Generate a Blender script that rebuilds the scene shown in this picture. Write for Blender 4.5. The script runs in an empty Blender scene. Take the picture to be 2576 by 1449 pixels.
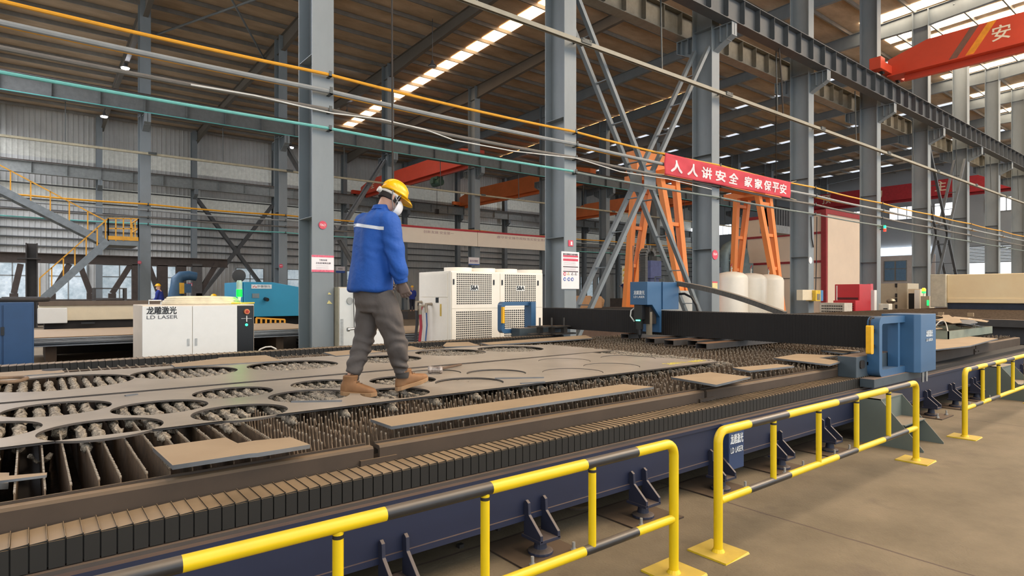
import bpy, bmesh, math, random
from mathutils import Vector, Matrix, noise
R = random.Random(7)
SC = bpy.context.scene
COL = SC.collection
# ---------------------------------------------------------------- camera, sky, exposure
F, CX, HY, H = 1526.0, 1288.0, 740.6, 1.72          # focal length / horizon in pixels of the 2576x1449 frame, eye height
TH = math.atan2(1919, F)
FW = (math.cos(TH), math.sin(TH)); RT = (math.sin(TH), -math.cos(TH))
cd = bpy.data.cameras.new('camera'); cam = bpy.data.objects.new('camera', cd); COL.objects.link(cam)
cam.location = (0, 0, H); cam.rotation_euler = (math.pi/2, 0, TH - math.pi/2)
cd.sensor_width = 36; cd.lens = 36*F/2576; cd.shift_y = (HY-724.5)/2576; cd.clip_end = 400; cd.clip_start = .05
SC.camera = cam
w = bpy.data.worlds.new('sky'); SC.world = w; w.use_nodes = True
w.node_tree.nodes['Background'].inputs[0].default_value = (.86, .93, 1.0, 1)
w.node_tree.nodes['Background'].inputs[1].default_value = 1.5
SC.view_settings.view_transform = 'Standard'; SC.view_settings.look = 'None'
SC.view_settings.exposure = 0.45; SC.view_settings.gamma = 1.0; SC.view_settings.use_curve_mapping = False
SC.cycles.max_bounces = 6; SC.cycles.diffuse_bounces = 4; SC.cycles.glossy_bounces = 2; SC.cycles.transmission_bounces = 3
SC.cycles.transparent_max_bounces = 4; SC.cycles.sample_clamp_indirect = 6; SC.cycles.caustics_reflective = False; SC.cycles.caustics_refractive = False
SKY_NEAR, SKY_FAR = 12.0, 4.5                        # how bright the daylight roof panels are (near bay / far bays)

# ---------------------------------------------------------------- helpers
def ray(px, py):
    u = (px-CX)/F
    return (FW[0]+u*RT[0], FW[1]+u*RT[1], (HY-py)/F)
def Zp(px, py, z):
    d = ray(px, py); k = (z-H)/d[2]; return Vector((d[0]*k, d[1]*k, z))
def Yp(px, py, y):
    d = ray(px, py); k = y/d[1]; return Vector((d[0]*k, y, H+d[2]*k))
def Xp(px, py, x):
    d = ray(px, py); k = x/d[0]; return Vector((x, d[1]*k, H+d[2]*k))
def lin(c): c /= 255.0; return c/12.92 if c <= .04045 else ((c+.055)/1.055)**2.4
def rgb(h):
    if isinstance(h, str): h = (int(h[0:2], 16), int(h[2:4], 16), int(h[4:6], 16))
    return tuple(lin(v) for v in h)+(1,)
MATS = {}
def M(name, col, rough=.55, metal=0.0, var=.18, scale=4.0, dust=None, dustamt=.8, bump=0.0, bscale=30.0, emit=0.0, second=None, stretch=None):
    """paint / steel / dust: noise-varied colour, optional settled dust on faces that look up, optional fine bump"""
    if name in MATS: return MATS[name]
    m = bpy.data.materials.new(name); m.use_nodes = True; nt = m.node_tree; N = nt.nodes; L = nt.links
    b = N['Principled BSDF']; b.inputs['Roughness'].default_value = rough; b.inputs['Metallic'].default_value = metal
    c = rgb(col)
    tc = N.new('ShaderNodeTexCoord'); src = tc.outputs['Object']
    if stretch:
        mp = N.new('ShaderNodeMapping'); mp.inputs['Scale'].default_value = stretch; L.new(src, mp.inputs[0]); src = mp.outputs[0]
    nz = N.new('ShaderNodeTexNoise'); nz.inputs['Scale'].default_value = scale; nz.inputs['Detail'].default_value = 6; nz.inputs['Roughness'].default_value = .65
    L.new(src, nz.inputs['Vector'])
    cr = N.new('ShaderNodeValToRGB'); cr.color_ramp.elements[0].position = .3; cr.color_ramp.elements[1].position = .72
    c2 = rgb(second) if second else tuple(min(1, v*(1+var)) for v in c[:3])+(1,)
    cr.color_ramp.elements[0].color = tuple(v*(1-var) for v in c[:3])+(1,); cr.color_ramp.elements[1].color = c2
    L.new(nz.outputs['Fac'], cr.inputs[0]); out = cr.outputs[0]
    if dust:
        g = N.new('ShaderNodeNewGeometry'); sx = N.new('ShaderNodeSeparateXYZ'); L.new(g.outputs['Normal'], sx.inputs[0])
        mr = N.new('ShaderNodeMapRange'); mr.inputs[1].default_value = .35; mr.inputs[2].default_value = .9; mr.inputs[4].default_value = dustamt
        L.new(sx.outputs['Z'], mr.inputs[0])
        n2 = N.new('ShaderNodeTexNoise'); n2.inputs['Scale'].default_value = 2.3; n2.inputs['Detail'].default_value = 5; L.new(tc.outputs['Object'], n2.inputs['Vector'])
        m2 = N.new('ShaderNodeMapRange'); m2.inputs[1].default_value = .25; m2.inputs[2].default_value = .55; m2.inputs[3].default_value = .55; L.new(n2.outputs['Fac'], m2.inputs[0])
        mu = N.new('ShaderNodeMath'); mu.operation = 'MULTIPLY'; L.new(mr.outputs[0], mu.inputs[0]); L.new(m2.outputs[0], mu.inputs[1])
        mx = N.new('ShaderNodeMix'); mx.data_type = 'RGBA'; L.new(mu.outputs[0], mx.inputs[0]); L.new(out, mx.inputs[6]); mx.inputs[7].default_value = rgb(dust); out = mx.outputs[2]
    L.new(out, b.inputs['Base Color'])
    if bump:
        n3 = N.new('ShaderNodeTexNoise'); n3.inputs['Scale'].default_value = bscale; n3.inputs['Detail'].default_value = 4; L.new(src, n3.inputs['Vector'])
        bp = N.new('ShaderNodeBump'); bp.inputs['Strength'].default_value = bump; bp.inputs['Distance'].default_value = .02; L.new(n3.outputs['Fac'], bp.inputs['Height']); L.new(bp.outputs[0], b.inputs['Normal'])
    if emit:
        b.inputs['Emission Color'].default_value = c; b.inputs['Emission Strength'].default_value = emit
    MATS[name] = m; return m

class MB:
    """collects boxes, bars, tubes ... and links them as ONE mesh object"""
    def __init__(s): s.v = []; s.f = []; s.m = []; s.k = 0
    def add(s, vs, fs):
        n = len(s.v); s.v += [tuple(p) for p in vs]; s.f += [tuple(i+n for i in f) for f in fs]; s.m += [s.k]*len(fs); return s
    def box(s, x0, x1, y0, y1, z0, z1):
        return s.add([(x0,y0,z0),(x1,y0,z0),(x1,y1,z0),(x0,y1,z0),(x0,y0,z1),(x1,y0,z1),(x1,y1,z1),(x0,y1,z1)],
                     [(0,3,2,1),(4,5,6,7),(0,1,5,4),(1,2,6,5),(2,3,7,6),(3,0,4,7)])
    def bar(s, a, b, w, h, up=(0,0,1)):
        """square bar from a to b, w wide, h high"""
        a = Vector(a); b = Vector(b); d = (b-a).normalized(); u = Vector(up)
        if abs(d.dot(u)) > .97: u = Vector((1,0,0)) if abs(d.x) < .9 else Vector((0,1,0))
        r = d.cross(u).normalized(); u = r.cross(d).normalized(); r = r*(w/2); u = u*(h/2)
        return s.add([a-r-u,a+r-u,a+r+u,a-r+u,b-r-u,b+r-u,b+r+u,b-r+u],
                     [(0,3,2,1),(4,5,6,7),(0,1,5,4),(1,2,6,5),(2,3,7,6),(3,0,4,7)])
    def tube(s, pts, r, n=8, caps=True):
        pts = [Vector(p) for p in pts]; N = len(pts); rr = r if isinstance(r, (list, tuple)) else [r]*N
        vs = []; fs = []; up = None
        for i, p in enumerate(pts):
            d = (pts[min(i+1, N-1)]-pts[max(i-1, 0)]).normalized()
            if up is None: up = Vector((0,0,1)) if abs(d.z) < .9 else Vector((1,0,0))
            a = d.cross(up).normalized(); b = a.cross(d).normalized(); up = b
            for j in range(n):
                t = 2*math.pi*j/n; vs.append(p+a*(rr[i]*math.cos(t))+b*(rr[i]*math.sin(t)))
        for i in range(N-1):
            for j in range(n):
                k = (j+1) % n; fs.append((i*n+j, i*n+k, (i+1)*n+k, (i+1)*n+j))
        if caps: fs.append(tuple(range(n))[::-1]); fs.append(tuple((N-1)*n+j for j in range(n)))
        return s.add(vs, fs)
    def lathe(s, c, prof, n=24, axis='z'):
        """prof: (radius, height) pairs turned about the axis through c"""
        c = Vector(c); vs = []; fs = []
        for (r, h) in prof:
            for j in range(n):
                t = 2*math.pi*j/n; q = (r*math.cos(t), r*math.sin(t), h)
                if axis == 'x': q = (h, q[0], q[1])
                if axis == 'y': q = (q[0], h, q[1])
                vs.append(c+Vector(q))
        for i in range(len(prof)-1):
            for j in range(n):
                k = (j+1) % n; fs.append((i*n+j, i*n+k, (i+1)*n+k, (i+1)*n+j))
        fs.append(tuple(range(n))[::-1]); fs.append(tuple((len(prof)-1)*n+j for j in range(n)))
        return s.add(vs, fs)
    def prism(s, poly, axis, a, b):
        """2-D polygon swept along an axis from a to b (x: poly is (y,z); y: (x,z); z: (x,y))"""
        n = len(poly)
        def q(p, t): return {'x': (t, p[0], p[1]), 'y': (p[0], t, p[1]), 'z': (p[0], p[1], t)}[axis]
        return s.add([q(p, a) for p in poly]+[q(p, b) for p in poly],
                     [tuple(range(n)), tuple(range(2*n-1, n-1, -1))]+[(i, i+n, (i+1) % n+n, (i+1) % n) for i in range(n)])
    def grid(s, fn, nu, nv):
        vs = [fn(i/nu, j/nv) for i in range(nu+1) for j in range(nv+1)]
        return s.add(vs, [(i*(nv+1)+j, (i+1)*(nv+1)+j, (i+1)*(nv+1)+j+1, i*(nv+1)+j+1) for i in range(nu) for j in range(nv)])
    def loft(s, rings):
        n = len(rings[0]); vs = [p for r in rings for p in r]; fs = []
        for i in range(len(rings)-1):
            for j in range(n):
                k = (j+1) % n; fs.append((i*n+j, i*n+k, (i+1)*n+k, (i+1)*n+j))
        fs.append(tuple(range(n))[::-1]); fs.append(tuple((len(rings)-1)*n+j for j in range(n)))
        return s.add(vs, fs)
    def mesh(s, name, mats, off=(0,0,0), smooth=False, bevel=0):
        me = bpy.data.meshes.new(name); o = Vector(off)
        me.from_pydata([Vector(v)-o for v in s.v], [], s.f)
        for m in (mats if isinstance(mats, (list, tuple)) else [mats]): me.materials.append(m)
        if s.k or any(s.m): me.polygons.foreach_set('material_index', s.m)
        bm = bmesh.new(); bm.from_mesh(me); bmesh.ops.recalc_face_normals(bm, faces=bm.faces[:])
        if bevel: bmesh.ops.bevel(bm, geom=[e for e in bm.edges if e.is_manifold and e.calc_face_angle(0) > .6], offset=bevel, segments=2, affect='EDGES', profile=.6)
        bm.to_mesh(me); bm.free()
        if smooth: me.polygons.foreach_set('use_smooth', [True]*len(me.polygons)); sharp(me, smooth if isinstance(smooth, float) else .7)
        return me
    def build(s, name, mats, parent=None, smooth=False, bevel=0):
        """verts are in world coordinates; with a parent they are re-based on the parent's place"""
        return link(name, s.mesh(name, mats, wloc(parent), smooth, bevel), parent)
def sharp(me, ang):
    bm = bmesh.new(); bm.from_mesh(me)
    for e in bm.edges: e.smooth = not (e.is_manifold and e.calc_face_angle(0) > ang)
    bm.to_mesh(me); bm.free()
def wloc(o):
    v = Vector((0,0,0))
    while o is not None: v = v+Vector(o.location); o = o.parent
    return v
def link(name, data, parent=None):
    o = bpy.data.objects.new(name, data); COL.objects.link(o)
    if parent is not None: o.parent = parent
    return o
def tag(o, label, cat, group=None, kind=None):
    if label: o['label'] = label
    if cat: o['category'] = cat
    if group: o['group'] = group
    if kind: o['kind'] = kind
    return o
def thing(name, label, cat, loc=(0,0,0), group=None):
    o = bpy.data.objects.new(name, None); COL.objects.link(o); o.location = loc; o.empty_display_size = .2
    return tag(o, label, cat, group)
def struct(o): o['kind'] = 'structure'; return o
def dup(root, loc, label=None, group=None, rz=None):
    """a copy of a thing with copies of its parts and sub-parts"""
    def cp(o, par):
        c = o.copy(); COL.objects.link(c)
        if par is not None: c.parent = par
        for ch in [x for x in KIDS.get(o.name, [])]: KIDS.setdefault(c.name, []).append(cp(ch, c))
        return c
    KIDS.clear()
    for o in COL.objects:
        if o.parent: KIDS.setdefault(o.parent.name, []).append(o)
    r = cp(root, None); r.location = loc
    if rz is not None: r.rotation_euler = (0, 0, rz)
    if label: r['label'] = label
    if group: r['group'] = group
    return r
KIDS = {}
FONTS = {}
def lettering(body, mat, parent, origin, xdir, ydir, height, width=None, name='lettering', extr=.002, bold=0.0, fat=0.0):
    """writing as thin raised letters: origin = lower-left corner, xdir along the line, ydir up the letters"""
    cu = bpy.data.curves.new(name, 'FONT'); cu.body = body; cu.extrude = extr; cu.resolution_u = 3
    t = bpy.data.objects.new(name, cu); COL.objects.link(t)
    bpy.context.view_layer.update()
    me = bpy.data.meshes.new_from_object(t.evaluated_get(bpy.context.evaluated_depsgraph_get()))
    COL.objects.unlink(t); bpy.data.objects.remove(t)
    xs = [v.co.x for v in me.vertices]; ys = [v.co.y for v in me.vertices]
    if not xs: return None
    x0, x1, y0, y1 = min(xs), max(xs), min(ys), max(ys); sy = height/(y1-y0); sx = (width/(x1-x0)) if width else sy
    X = Vector(xdir).normalized(); Y = Vector(ydir).normalized(); Zd = X.cross(Y); o = Vector(origin)-wloc(parent)
    for v in me.vertices:
        c = v.co.copy(); v.co = o+X*((c.x-x0)*sx)+Y*((c.y-y0)*sy)+Zd*c.z
    fat = fat or bold*.9
    if fat:                                          # heavier strokes: the same letters again, shifted by a stroke's edge
        h_ = height*fat; V = [v.co.copy() for v in me.vertices]; P = [tuple(p.vertices) for p in me.polygons]; n_ = len(V); vs = []; fs = []
        for k, (a, b) in enumerate(((1,1),(-1,1),(1,-1),(-1,-1))):
            vs += [v+X*(a*h_)+Y*(b*h_)+Zd*(.0002*k) for v in V]; fs += [tuple(i+k*n_ for i in f) for f in P]
        me = bpy.data.meshes.new(name); me.from_pydata(vs, [], fs)
    me.materials.clear(); me.materials.append(mat); me.name = name
    return link(name, me, parent)
def flat(name, outer, holes, z0, th, mat, parent=None, rim=None):
    """a flat plate cut from sheet: outline and holes in x,y"""
    cu = bpy.data.curves.new(name, 'CURVE'); cu.dimensions = '2D'; cu.fill_mode = 'BOTH'; cu.extrude = th/2
    for poly in [outer]+list(holes):
        sp = cu.splines.new('POLY'); sp.points.add(len(poly)-1); sp.use_cyclic_u = True
        for p, q in zip(sp.points, poly): p.co = (q[0], q[1], 0, 1)
    t = bpy.data.objects.new(name, cu); COL.objects.link(t); bpy.context.view_layer.update()
    me = bpy.data.meshes.new_from_object(t.evaluated_get(bpy.context.evaluated_depsgraph_get()))
    COL.objects.unlink(t); bpy.data.objects.remove(t); bpy.data.curves.remove(cu)
    me.materials.clear(); me.materials.append(mat); me.name = name
    if rim:
        me.materials.append(rim); me.polygons.foreach_set('material_index', [1 if abs(p.normal.z) < .5 else 0 for p in me.polygons])
    o = link(name, me, parent); c = Vector((sum(p[0] for p in outer)/len(outer), sum(p[1] for p in outer)/len(outer), 0))
    for v in me.vertices: v.co -= c
    o.location = Vector((c.x, c.y, z0+th/2))-wloc(parent); return o
def circle(cx, cy, r, n=40, ry=None, a0=0, a1=2*math.pi):
    return [(cx+r*math.cos(a0+(a1-a0)*i/n), cy+(ry or r)*math.sin(a0+(a1-a0)*i/n)) for i in range(n)]
def hbeam(mb, a, b, w, d, tf=.02, tw=.014, up=(0,0,1)):
    """I-section from a to b: flanges w wide, d apart measured along 'up'"""
    a = Vector(a); b = Vector(b); dr = (b-a).normalized(); u = Vector(up); u = (u-dr*u.dot(dr)).normalized()
    mb.bar(a+u*(d/2-tf/2), b+u*(d/2-tf/2), w, tf, u); mb.bar(a-u*(d/2-tf/2), b-u*(d/2-tf/2), w, tf, u); mb.bar(a, b, tw, d-2*tf, u)
    return mb
def ell(c, rx, ry, n=16, ax=(1,0,0), ay=(0,1,0), p=2.0):
    """super-ellipse ring"""
    c = Vector(c); ax = Vector(ax); ay = Vector(ay); out = []
    for j in range(n):
        t = 2*math.pi*j/n; ct, st = math.cos(t), math.sin(t)
        out.append(c+ax*(rx*math.copysign(abs(ct)**(2/p), ct))+ay*(ry*math.copysign(abs(st)**(2/p), st)))
    return out
def bake(o, mods):
    """run modifiers once and keep the result as the object's mesh"""
    for t, kw in mods:
        md = o.modifiers.new(t, t)
        for k, v in kw.items(): setattr(md, k, v)
    bpy.context.view_layer.update()
    me = bpy.data.meshes.new_from_object(o.evaluated_get(bpy.context.evaluated_depsgraph_get()))
    o.modifiers.clear(); o.data = me; return o
# ---------------------------------------------------------------- materials of the place
DUST = '9c876c'
concrete = M('dusty_concrete', '6b5e48', .8, var=.2, scale=1.6, bump=.25, bscale=60, second='7b6d57')
paint = M('grey_column_paint', '7f878b', .5, var=.1, scale=1.5, stretch=(1,1,.35))
paint_d = M('dark_girder_paint', '4d5154', .55, var=.15, scale=2, dust='6b5a4a', dustamt=.7)
steel_d = M('dark_roof_steel', '47423d', .6, var=.12, scale=1)
purl = M('galvanised_purlin', '85827c', .45, .4, var=.15, scale=2)
roofm = M('brown_roof_sheet', 'b79f82', .75, var=.22, scale=.35, second='dac4a8', stretch=(1,2.5,1))
clad = M('grey_wall_cladding', 'c6c7c4', .6, var=.08, scale=.8)
S, AY = 7.0, 12.12                                  # column spacing and the front plane of the near row
XK = lambda k: 4.70+S*k
BY, CYY, DEP = 36.4, 59.6, .80
ROOF = lambda y: 17.7-.034*(y-24)
Y0R, Y1R, X0R, X1R = -14.0, 61.5, -14.0, 90.0
# floor with cast joints
def make_floor():
    o = MB().add([(X0R,Y0R,0),(X1R,Y0R,0),(X1R,Y1R,0),(X0R,Y1R,0)], [(0,1,2,3)]).build('floor', None)
    m = concrete.copy(); m.name = 'floor_concrete'; nt = m.node_tree; N = nt.nodes; L = nt.links
    b = N['Principled BSDF']; src = b.inputs['Base Color'].links[0].from_socket
    tc = N['Texture Coordinate']; sx = N.new('ShaderNodeSeparateXYZ'); L.new(tc.outputs['Object'], sx.inputs[0])
    nz = N.new('ShaderNodeTexNoise'); nz.inputs['Scale'].default_value = 3; L.new(tc.outputs['Object'], nz.inputs['Vector'])
    prev = None
    for ax, off, sp in (('X', 4.53, 5.6), ('Y', -2.6, 6.0)):
        a = N.new('ShaderNodeMath'); a.operation = 'ADD'; a.inputs[1].default_value = -off; L.new(sx.outputs[ax], a.inputs[0])
        w_ = N.new('ShaderNodeMath'); w_.operation = 'MULTIPLY_ADD'; w_.inputs[1].default_value = .03; L.new(nz.outputs['Fac'], w_.inputs[0]); L.new(a.outputs[0], w_.inputs[2])
        p = N.new('ShaderNodeMath'); p.operation = 'PINGPONG'; p.inputs[1].default_value = sp/2; L.new(w_.outputs[0], p.inputs[0])
        l = N.new('ShaderNodeMath'); l.operation = 'LESS_THAN'; l.inputs[1].default_value = .010; L.new(p.outputs[0], l.inputs[0])
        if prev:
            x = N.new('ShaderNodeMath'); x.operation = 'MAXIMUM'; L.new(prev, x.inputs[0]); L.new(l.outputs[0], x.inputs[1]); prev = x.outputs[0]
        else: prev = l.outputs[0]
    # oil spots and scuffs
    n4 = N.new('ShaderNodeTexNoise'); n4.inputs['Scale'].default_value = 2.1; n4.inputs['Detail'].default_value = 3; L.new(tc.outputs['Object'], n4.inputs['Vector'])
    r4 = N.new('ShaderNodeMapRange'); r4.inputs[1].default_value = .62; r4.inputs[2].default_value = .74; r4.inputs[4].default_value = .45; L.new(n4.outputs['Fac'], r4.inputs[0])
    x = N.new('ShaderNodeMath'); x.operation = 'MAXIMUM'; s8 = N.new('ShaderNodeMath'); s8.operation = 'MULTIPLY'; s8.inputs[1].default_value = .9; L.new(prev, s8.inputs[0]); L.new(s8.outputs[0], x.inputs[0]); L.new(r4.outputs[0], x.inputs[1])
    mx = N.new('ShaderNodeMix'); mx.data_type = 'RGBA'; L.new(x.outputs[0], mx.inputs[0]); L.new(src, mx.inputs[6]); mx.inputs[7].default_value = rgb('4e4036'); L.new(mx.outputs[2], b.inputs['Base Color'])
    o.data.materials.clear(); o.data.materials.append(m); struct(o)
make_floor()
# roof sheet with its ribs
def make_roof():
    mb = MB(); n = 2
    mb.add([(X0R,Y0R,ROOF(Y0R)),(X1R,Y0R,ROOF(Y0R)),(X1R,Y1R,ROOF(Y1R)),(X0R,Y1R,ROOF(Y1R))], [(0,1,2,3)])
    mb.add([(X0R,Y0R,ROOF(Y0R)+.12),(X1R,Y0R,ROOF(Y0R)+.12),(X1R,Y1R,ROOF(Y1R)+.12),(X0R,Y1R,ROOF(Y1R)+.12)], [(0,1,2,3)])
    o = mb.build('ceiling', roofm); struct(o)
make_roof()
warm_sky = M('warm_roof_light', 'ffe9cc', .5, var=0, emit=SKY_NEAR)
cool_sky = M('cool_roof_light', 'eef3ff', .5, var=0, emit=SKY_FAR)
amber_sky = M('amber_roof_light', 'ffd2a0', .5, var=0, emit=SKY_FAR*1.1)
side_fill = M('unseen_side_fill', 'f4f6ff', .5, var=0, emit=16)  # glow for the added strips out of view at left
near_sky = M('near_roof_light', 'ffecd4', .5, var=0, emit=34)
far_sky = M('far_roof_light', 'dfe8f5', .5, var=.4, scale=.7, emit=.75)
def strip(x, y0, y1, wd, m):
    a, b = ROOF(y0)-.03, ROOF(y1)-.03
    struct(MB().add([(x-wd/2,y0,a),(x+wd/2,y0,a),(x+wd/2,y1,b),(x-wd/2,y1,b)], [(0,3,2,1)]).build('skylight', m))
for x in (4.5, 11.5, 18.3, 25.4, 29.3, 32.4, 36.0): strip(x, -12.5, 2.5, 1.1, near_sky)
for x in (39.4, 43.2, 44.9, 50.2, 53.6, 55.0, 60.5, 64, 67.5, 71, 74.5, 78): strip(x, -12.5, 15.5, .95, warm_sky)
for x in (-3.5, -6.5, -9.5, -12): strip(x, 14, 60, 1.2, side_fill)  # built as skylights, but added out of view to brighten the far wall
strip(22.2, 15, 52, .95, amber_sky)
strip(40.6, 26, 56, .95, amber_sky)
for i, x in enumerate((47.5, 54.5, 61.5, 68.5, 75.5, 82.5)): [strip(x, q, q+1.5, 1.5, far_sky) for q in [16.5+3.5*j+1.75*(i % 2) for j in range(11 if i % 2 else 9)]]
y = Y0R+.6
while y < Y1R:
    z = ROOF(y)
    struct(MB().prism([(y-.04,z-.24),(y-.04,z-.02),(y+.04,z-.02),(y+.04,z-.04),(y-.015,z-.04),(y-.015,z-.22),(y+.04,z-.22),(y+.04,z-.24)], 'x', X0R, X1R).build('roof_purlin', purl))
    y += 1.75
for k in range(-2, 12):
    x = XK(k); mb = MB()
    for (ya, yb) in ((Y0R, AY+.4), (AY+.4, BY+.4), (BY+.4, CYY+1)):
        za, zb = ROOF(ya)-.25, ROOF(yb)-.25; L_ = yb-ya; n = 6
        for i in range(n):
            t0, t1 = i/n, (i+1)/n; dp = lambda t: .62+.34*abs(2*t-1)**2
            for wd, f in ((.24, 'b'), (.24, 't'), (.014, 'w')):
                q0, q1 = za+(zb-za)*t0, za+(zb-za)*t1; p0, p1 = q0-dp(t0), q1-dp(t1)
                if f == 'b': lo0, hi0, lo1, hi1 = p0, p0+.02, p1, p1+.02
                elif f == 't': lo0, hi0, lo1, hi1 = q0-.02, q0, q1-.02, q1
                else: lo0, hi0, lo1, hi1 = p0+.02, q0-.02, p1+.02, q1-.02
                a, b = ya+L_*t0, ya+L_*t1
                mb.add([(x-wd/2,a,lo0),(x+wd/2,a,lo0),(x+wd/2,a,hi0),(x-wd/2,a,hi0),(x-wd/2,b,lo1),(x+wd/2,b,lo1),(x+wd/2,b,hi1),(x-wd/2,b,hi1)],
                       [(0,1,2,3),(7,6,5,4),(0,4,5,1),(1,5,6,2),(2,6,7,3),(3,7,4,0)])
    struct(mb.build('roof_rafter', M('rafter_paint', '6b655c', .6, var=.1, scale=1) if k < 4 else paint))
# roof cross bracing seen between the rafters
for (x0, y0, x1, y1) in ((XK(1), 27, XK(0)+1, 40), (XK(0), 27, XK(1), 40), (XK(5), 2, XK(4), 11), (XK(6), -2, XK(5), 11), (XK(4), -4, XK(5), 8)):
    struct(MB().tube([(x0,y0,ROOF(y0)-.5),(x1,y1,ROOF(y1)-.5)], .06, 8).build('roof_brace', paint))
# columns
def column(x, y, top, w=.45, d=DEP, bracket=0):
    mb = MB(); mb.box(x-w/2, x+w/2, y, y+.03, 0, top); mb.box(x-w/2, x+w/2, y+d-.03, y+d, 0, top); mb.box(x-.012, x+.012, y+.03, y+d-.03, 0, top)
    mb.box(x-w/2-.1, x+w/2+.1, y-.1, y+d+.1, 0, .03)
    for z in (3.3, 6.6, 11.0): mb.box(x-w/2+.01, x+w/2-.01, y+.03, y+d-.03, z, z+.012)
    return struct(mb.build('steel_column', paint))
def bracket(c, x, y, sgn, zt, L_=.72, w=.3):
    """haunched bracket on a column carrying the runway"""
    mb = MB(); a, b = y, y+sgn*L_
    mb.box(x-w/2, x+w/2, min(a,b), max(a,b), zt-.03, zt)
    mb.prism([(a,zt-.03),(b,zt-.03),(b,zt-.42),(a,zt-.78)], 'x', x-.012, x+.012)
    mb.add([(x-w/2,a,zt-.8),(x+w/2,a,zt-.8),(x+w/2,b,zt-.44),(x-w/2,b,zt-.44),(x-w/2,a,zt-.78),(x+w/2,a,zt-.78),(x+w/2,b,zt-.42),(x-w/2,b,zt-.42)],
           [(0,3,2,1),(4,5,6,7),(0,1,5,4),(1,2,6,5),(2,3,7,6),(3,0,4,7)])
    mb.box(x-w/2, x+w/2, min(b,b+sgn*-.02), max(b,b+sgn*-.02), zt-.42, zt-.03)
    for q in (.35, .72): mb.box(x-w/2, x+w/2, a+sgn*L_*q-.008, a+sgn*L_*q+.008, zt-.55, zt-.03)
    mb.build('bracket', paint, c)
GZ0, GZ1 = 10.95, 11.85                             # runway girders: underside and top
for k in range(-1, 12):
    c = column(XK(k), AY, ROOF(AY)-.3)
    bracket(c, XK(k), AY, -1, GZ0); bracket(c, XK(k), AY+DEP, 1, GZ0)
    c = column(XK(k), BY, ROOF(BY)-.3, .48, .85)
    bracket(c, XK(k), BY, -1, GZ0); bracket(c, XK(k), BY+.85, 1, GZ0)
for k in range(-2, 12):
    c = column(XK(k)-.25, CYY, ROOF(CYY)-.3, .42, .6)
    bracket(c, XK(k)-.25, CYY, -1, GZ0)
def girder(name, y, w, label, edge=None, x0=-9, x1=88, mat=None, sp=1.0):
    g = thing(name, label, 'crane runway', (XK(0), y, GZ0), 'crane runway girders')
    mat = mat or paint_d; mb = MB()
    mb.box(x0, x1, y-w/2, y+w/2, GZ1-.025, GZ1); mb.box(x0, x1, y-w/2, y+w/2, GZ0, GZ0+.025); mb.box(x0, x1, y-.01, y+.01, GZ0+.025, GZ1-.025)
    x = x0+.3
    while x < x1:
        mb.box(x-.008, x+.008, y-w/2+.01, y+w/2-.01, GZ0+.09, GZ1-.025); x += sp
    mb.build('girder_beam', mat, g)
    MB().box(x0, x1, y-.035, y+.035, GZ1, GZ1+.11).build('crane_rail', M('rail_steel', '4a3f38', .5, .6, dust='6e5c4c'), g)
    if edge:
        e = MB()
        for z in (GZ0-.004,): e.box(x0, x1, y-w/2-.012, y-w/2, z, z+.05)
        e.build('painted_edge', edge, g)
    return g
teal = M('teal_paint', '5fb3b0', .5, var=.1)
girder('runway_girder', AY-.55, .42, 'dark crane runway girder on the camera side of the near columns, under the red crane')
girder('runway_girder', AY+DEP+.5, .42, 'crane runway girder on the far side of the near column row', mat=M('lit_cream_girder', '87847a', .55, dust='6b5a4a'))  # cream tone holds light put into the colour as well as paint
girder('runway_girder', BY-.5, .42, 'grey crane runway girder with a teal lower edge on the middle column row', edge=teal, mat=M('mid_girder_paint', '6a6d6c', .55, dust='6b5a4a'), sp=1.9)
girder('runway_girder', CYY-.55, .42, 'rust-topped crane runway girder in front of the far clad wall', mat=M('far_girder_paint', '8a8e8c', .55, dust='54382c', dustamt=1), sp=2.2)
# far wall: ribbed sheet, rails, windows
def make_far_wall():
    y = 61.0; mb = MB(); x = X0R; p = []
    while x < X1R:
        p += [(x, y), (x+.22, y), (x+.25, y-.04), (x+.32, y-.04), (x+.35, y)]; x += .35
    wins = []
    def run(z0, z1, m):
        mb.k = m; vs = [(a, b, z0) for a, b in p]+[(a, b, z1) for a, b in p]; n = len(p)
        mb.add(vs, [(i, i+1, n+i+1, n+i) for i in range(n-1)])
    run(0, 1.15, 0); run(4.6, 9.0, 0); run(9.0, 10.6, 1); run(10.6, 12.6, 0); run(12.6, 13.9, 1); run(13.9, 17, 0)
    run(1.15, 4.6, 2)
    struct(mb.build('wall_back', [clad, M('pale_light_sheet', 'c4c4bc', .6, var=.2, scale=3, emit=.16), clad]))
    for z in (4.7, 5.5, 6.2, 6.9, 7.6, 8.4, 9.2, 10.4, 13.9):
        struct(MB().box(X0R, X1R, y-.22, y-.06, z, z+.09).build('wall_rail', M('wall_rail_paint', '4d4f50', .6)))
make_far_wall()
struct(MB().box(X0R-.2, X0R, -2, Y1R, 0, 18).build('light_block_wall', clad))  # unseen wall added to cut the sky light coming from the left
pane = M('window_pane', 'a9bcc6', .12, var=.35, scale=1.6, emit=.42, second='f4f8fb')
alu = M('window_frame', '8d8f8e', .5)
for i, x in enumerate([v*3.5-2.3 for v in range(-1, 20)]):
    if i % 6 == 5: continue
    fr = MB(); x0, x1, z0, z1, y = x, x+2.5, 1.3, 4.2, 60.9
    for a in (x0, (x0+x1)/2, x1): fr.box(a-.04, a+.04, y-.1, y, z0, z1)
    for z in (z0, 3.2, z1): fr.box(x0, x1, y-.1, y, z-.04, z+.04)
    f = fr.build('window_%d' % (i+1), alu); struct(f)
    MB().box(x0+.04, x1-.04, y-.06, y-.03, z0+.04, z1-.04).build('pane', pane, f)
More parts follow.
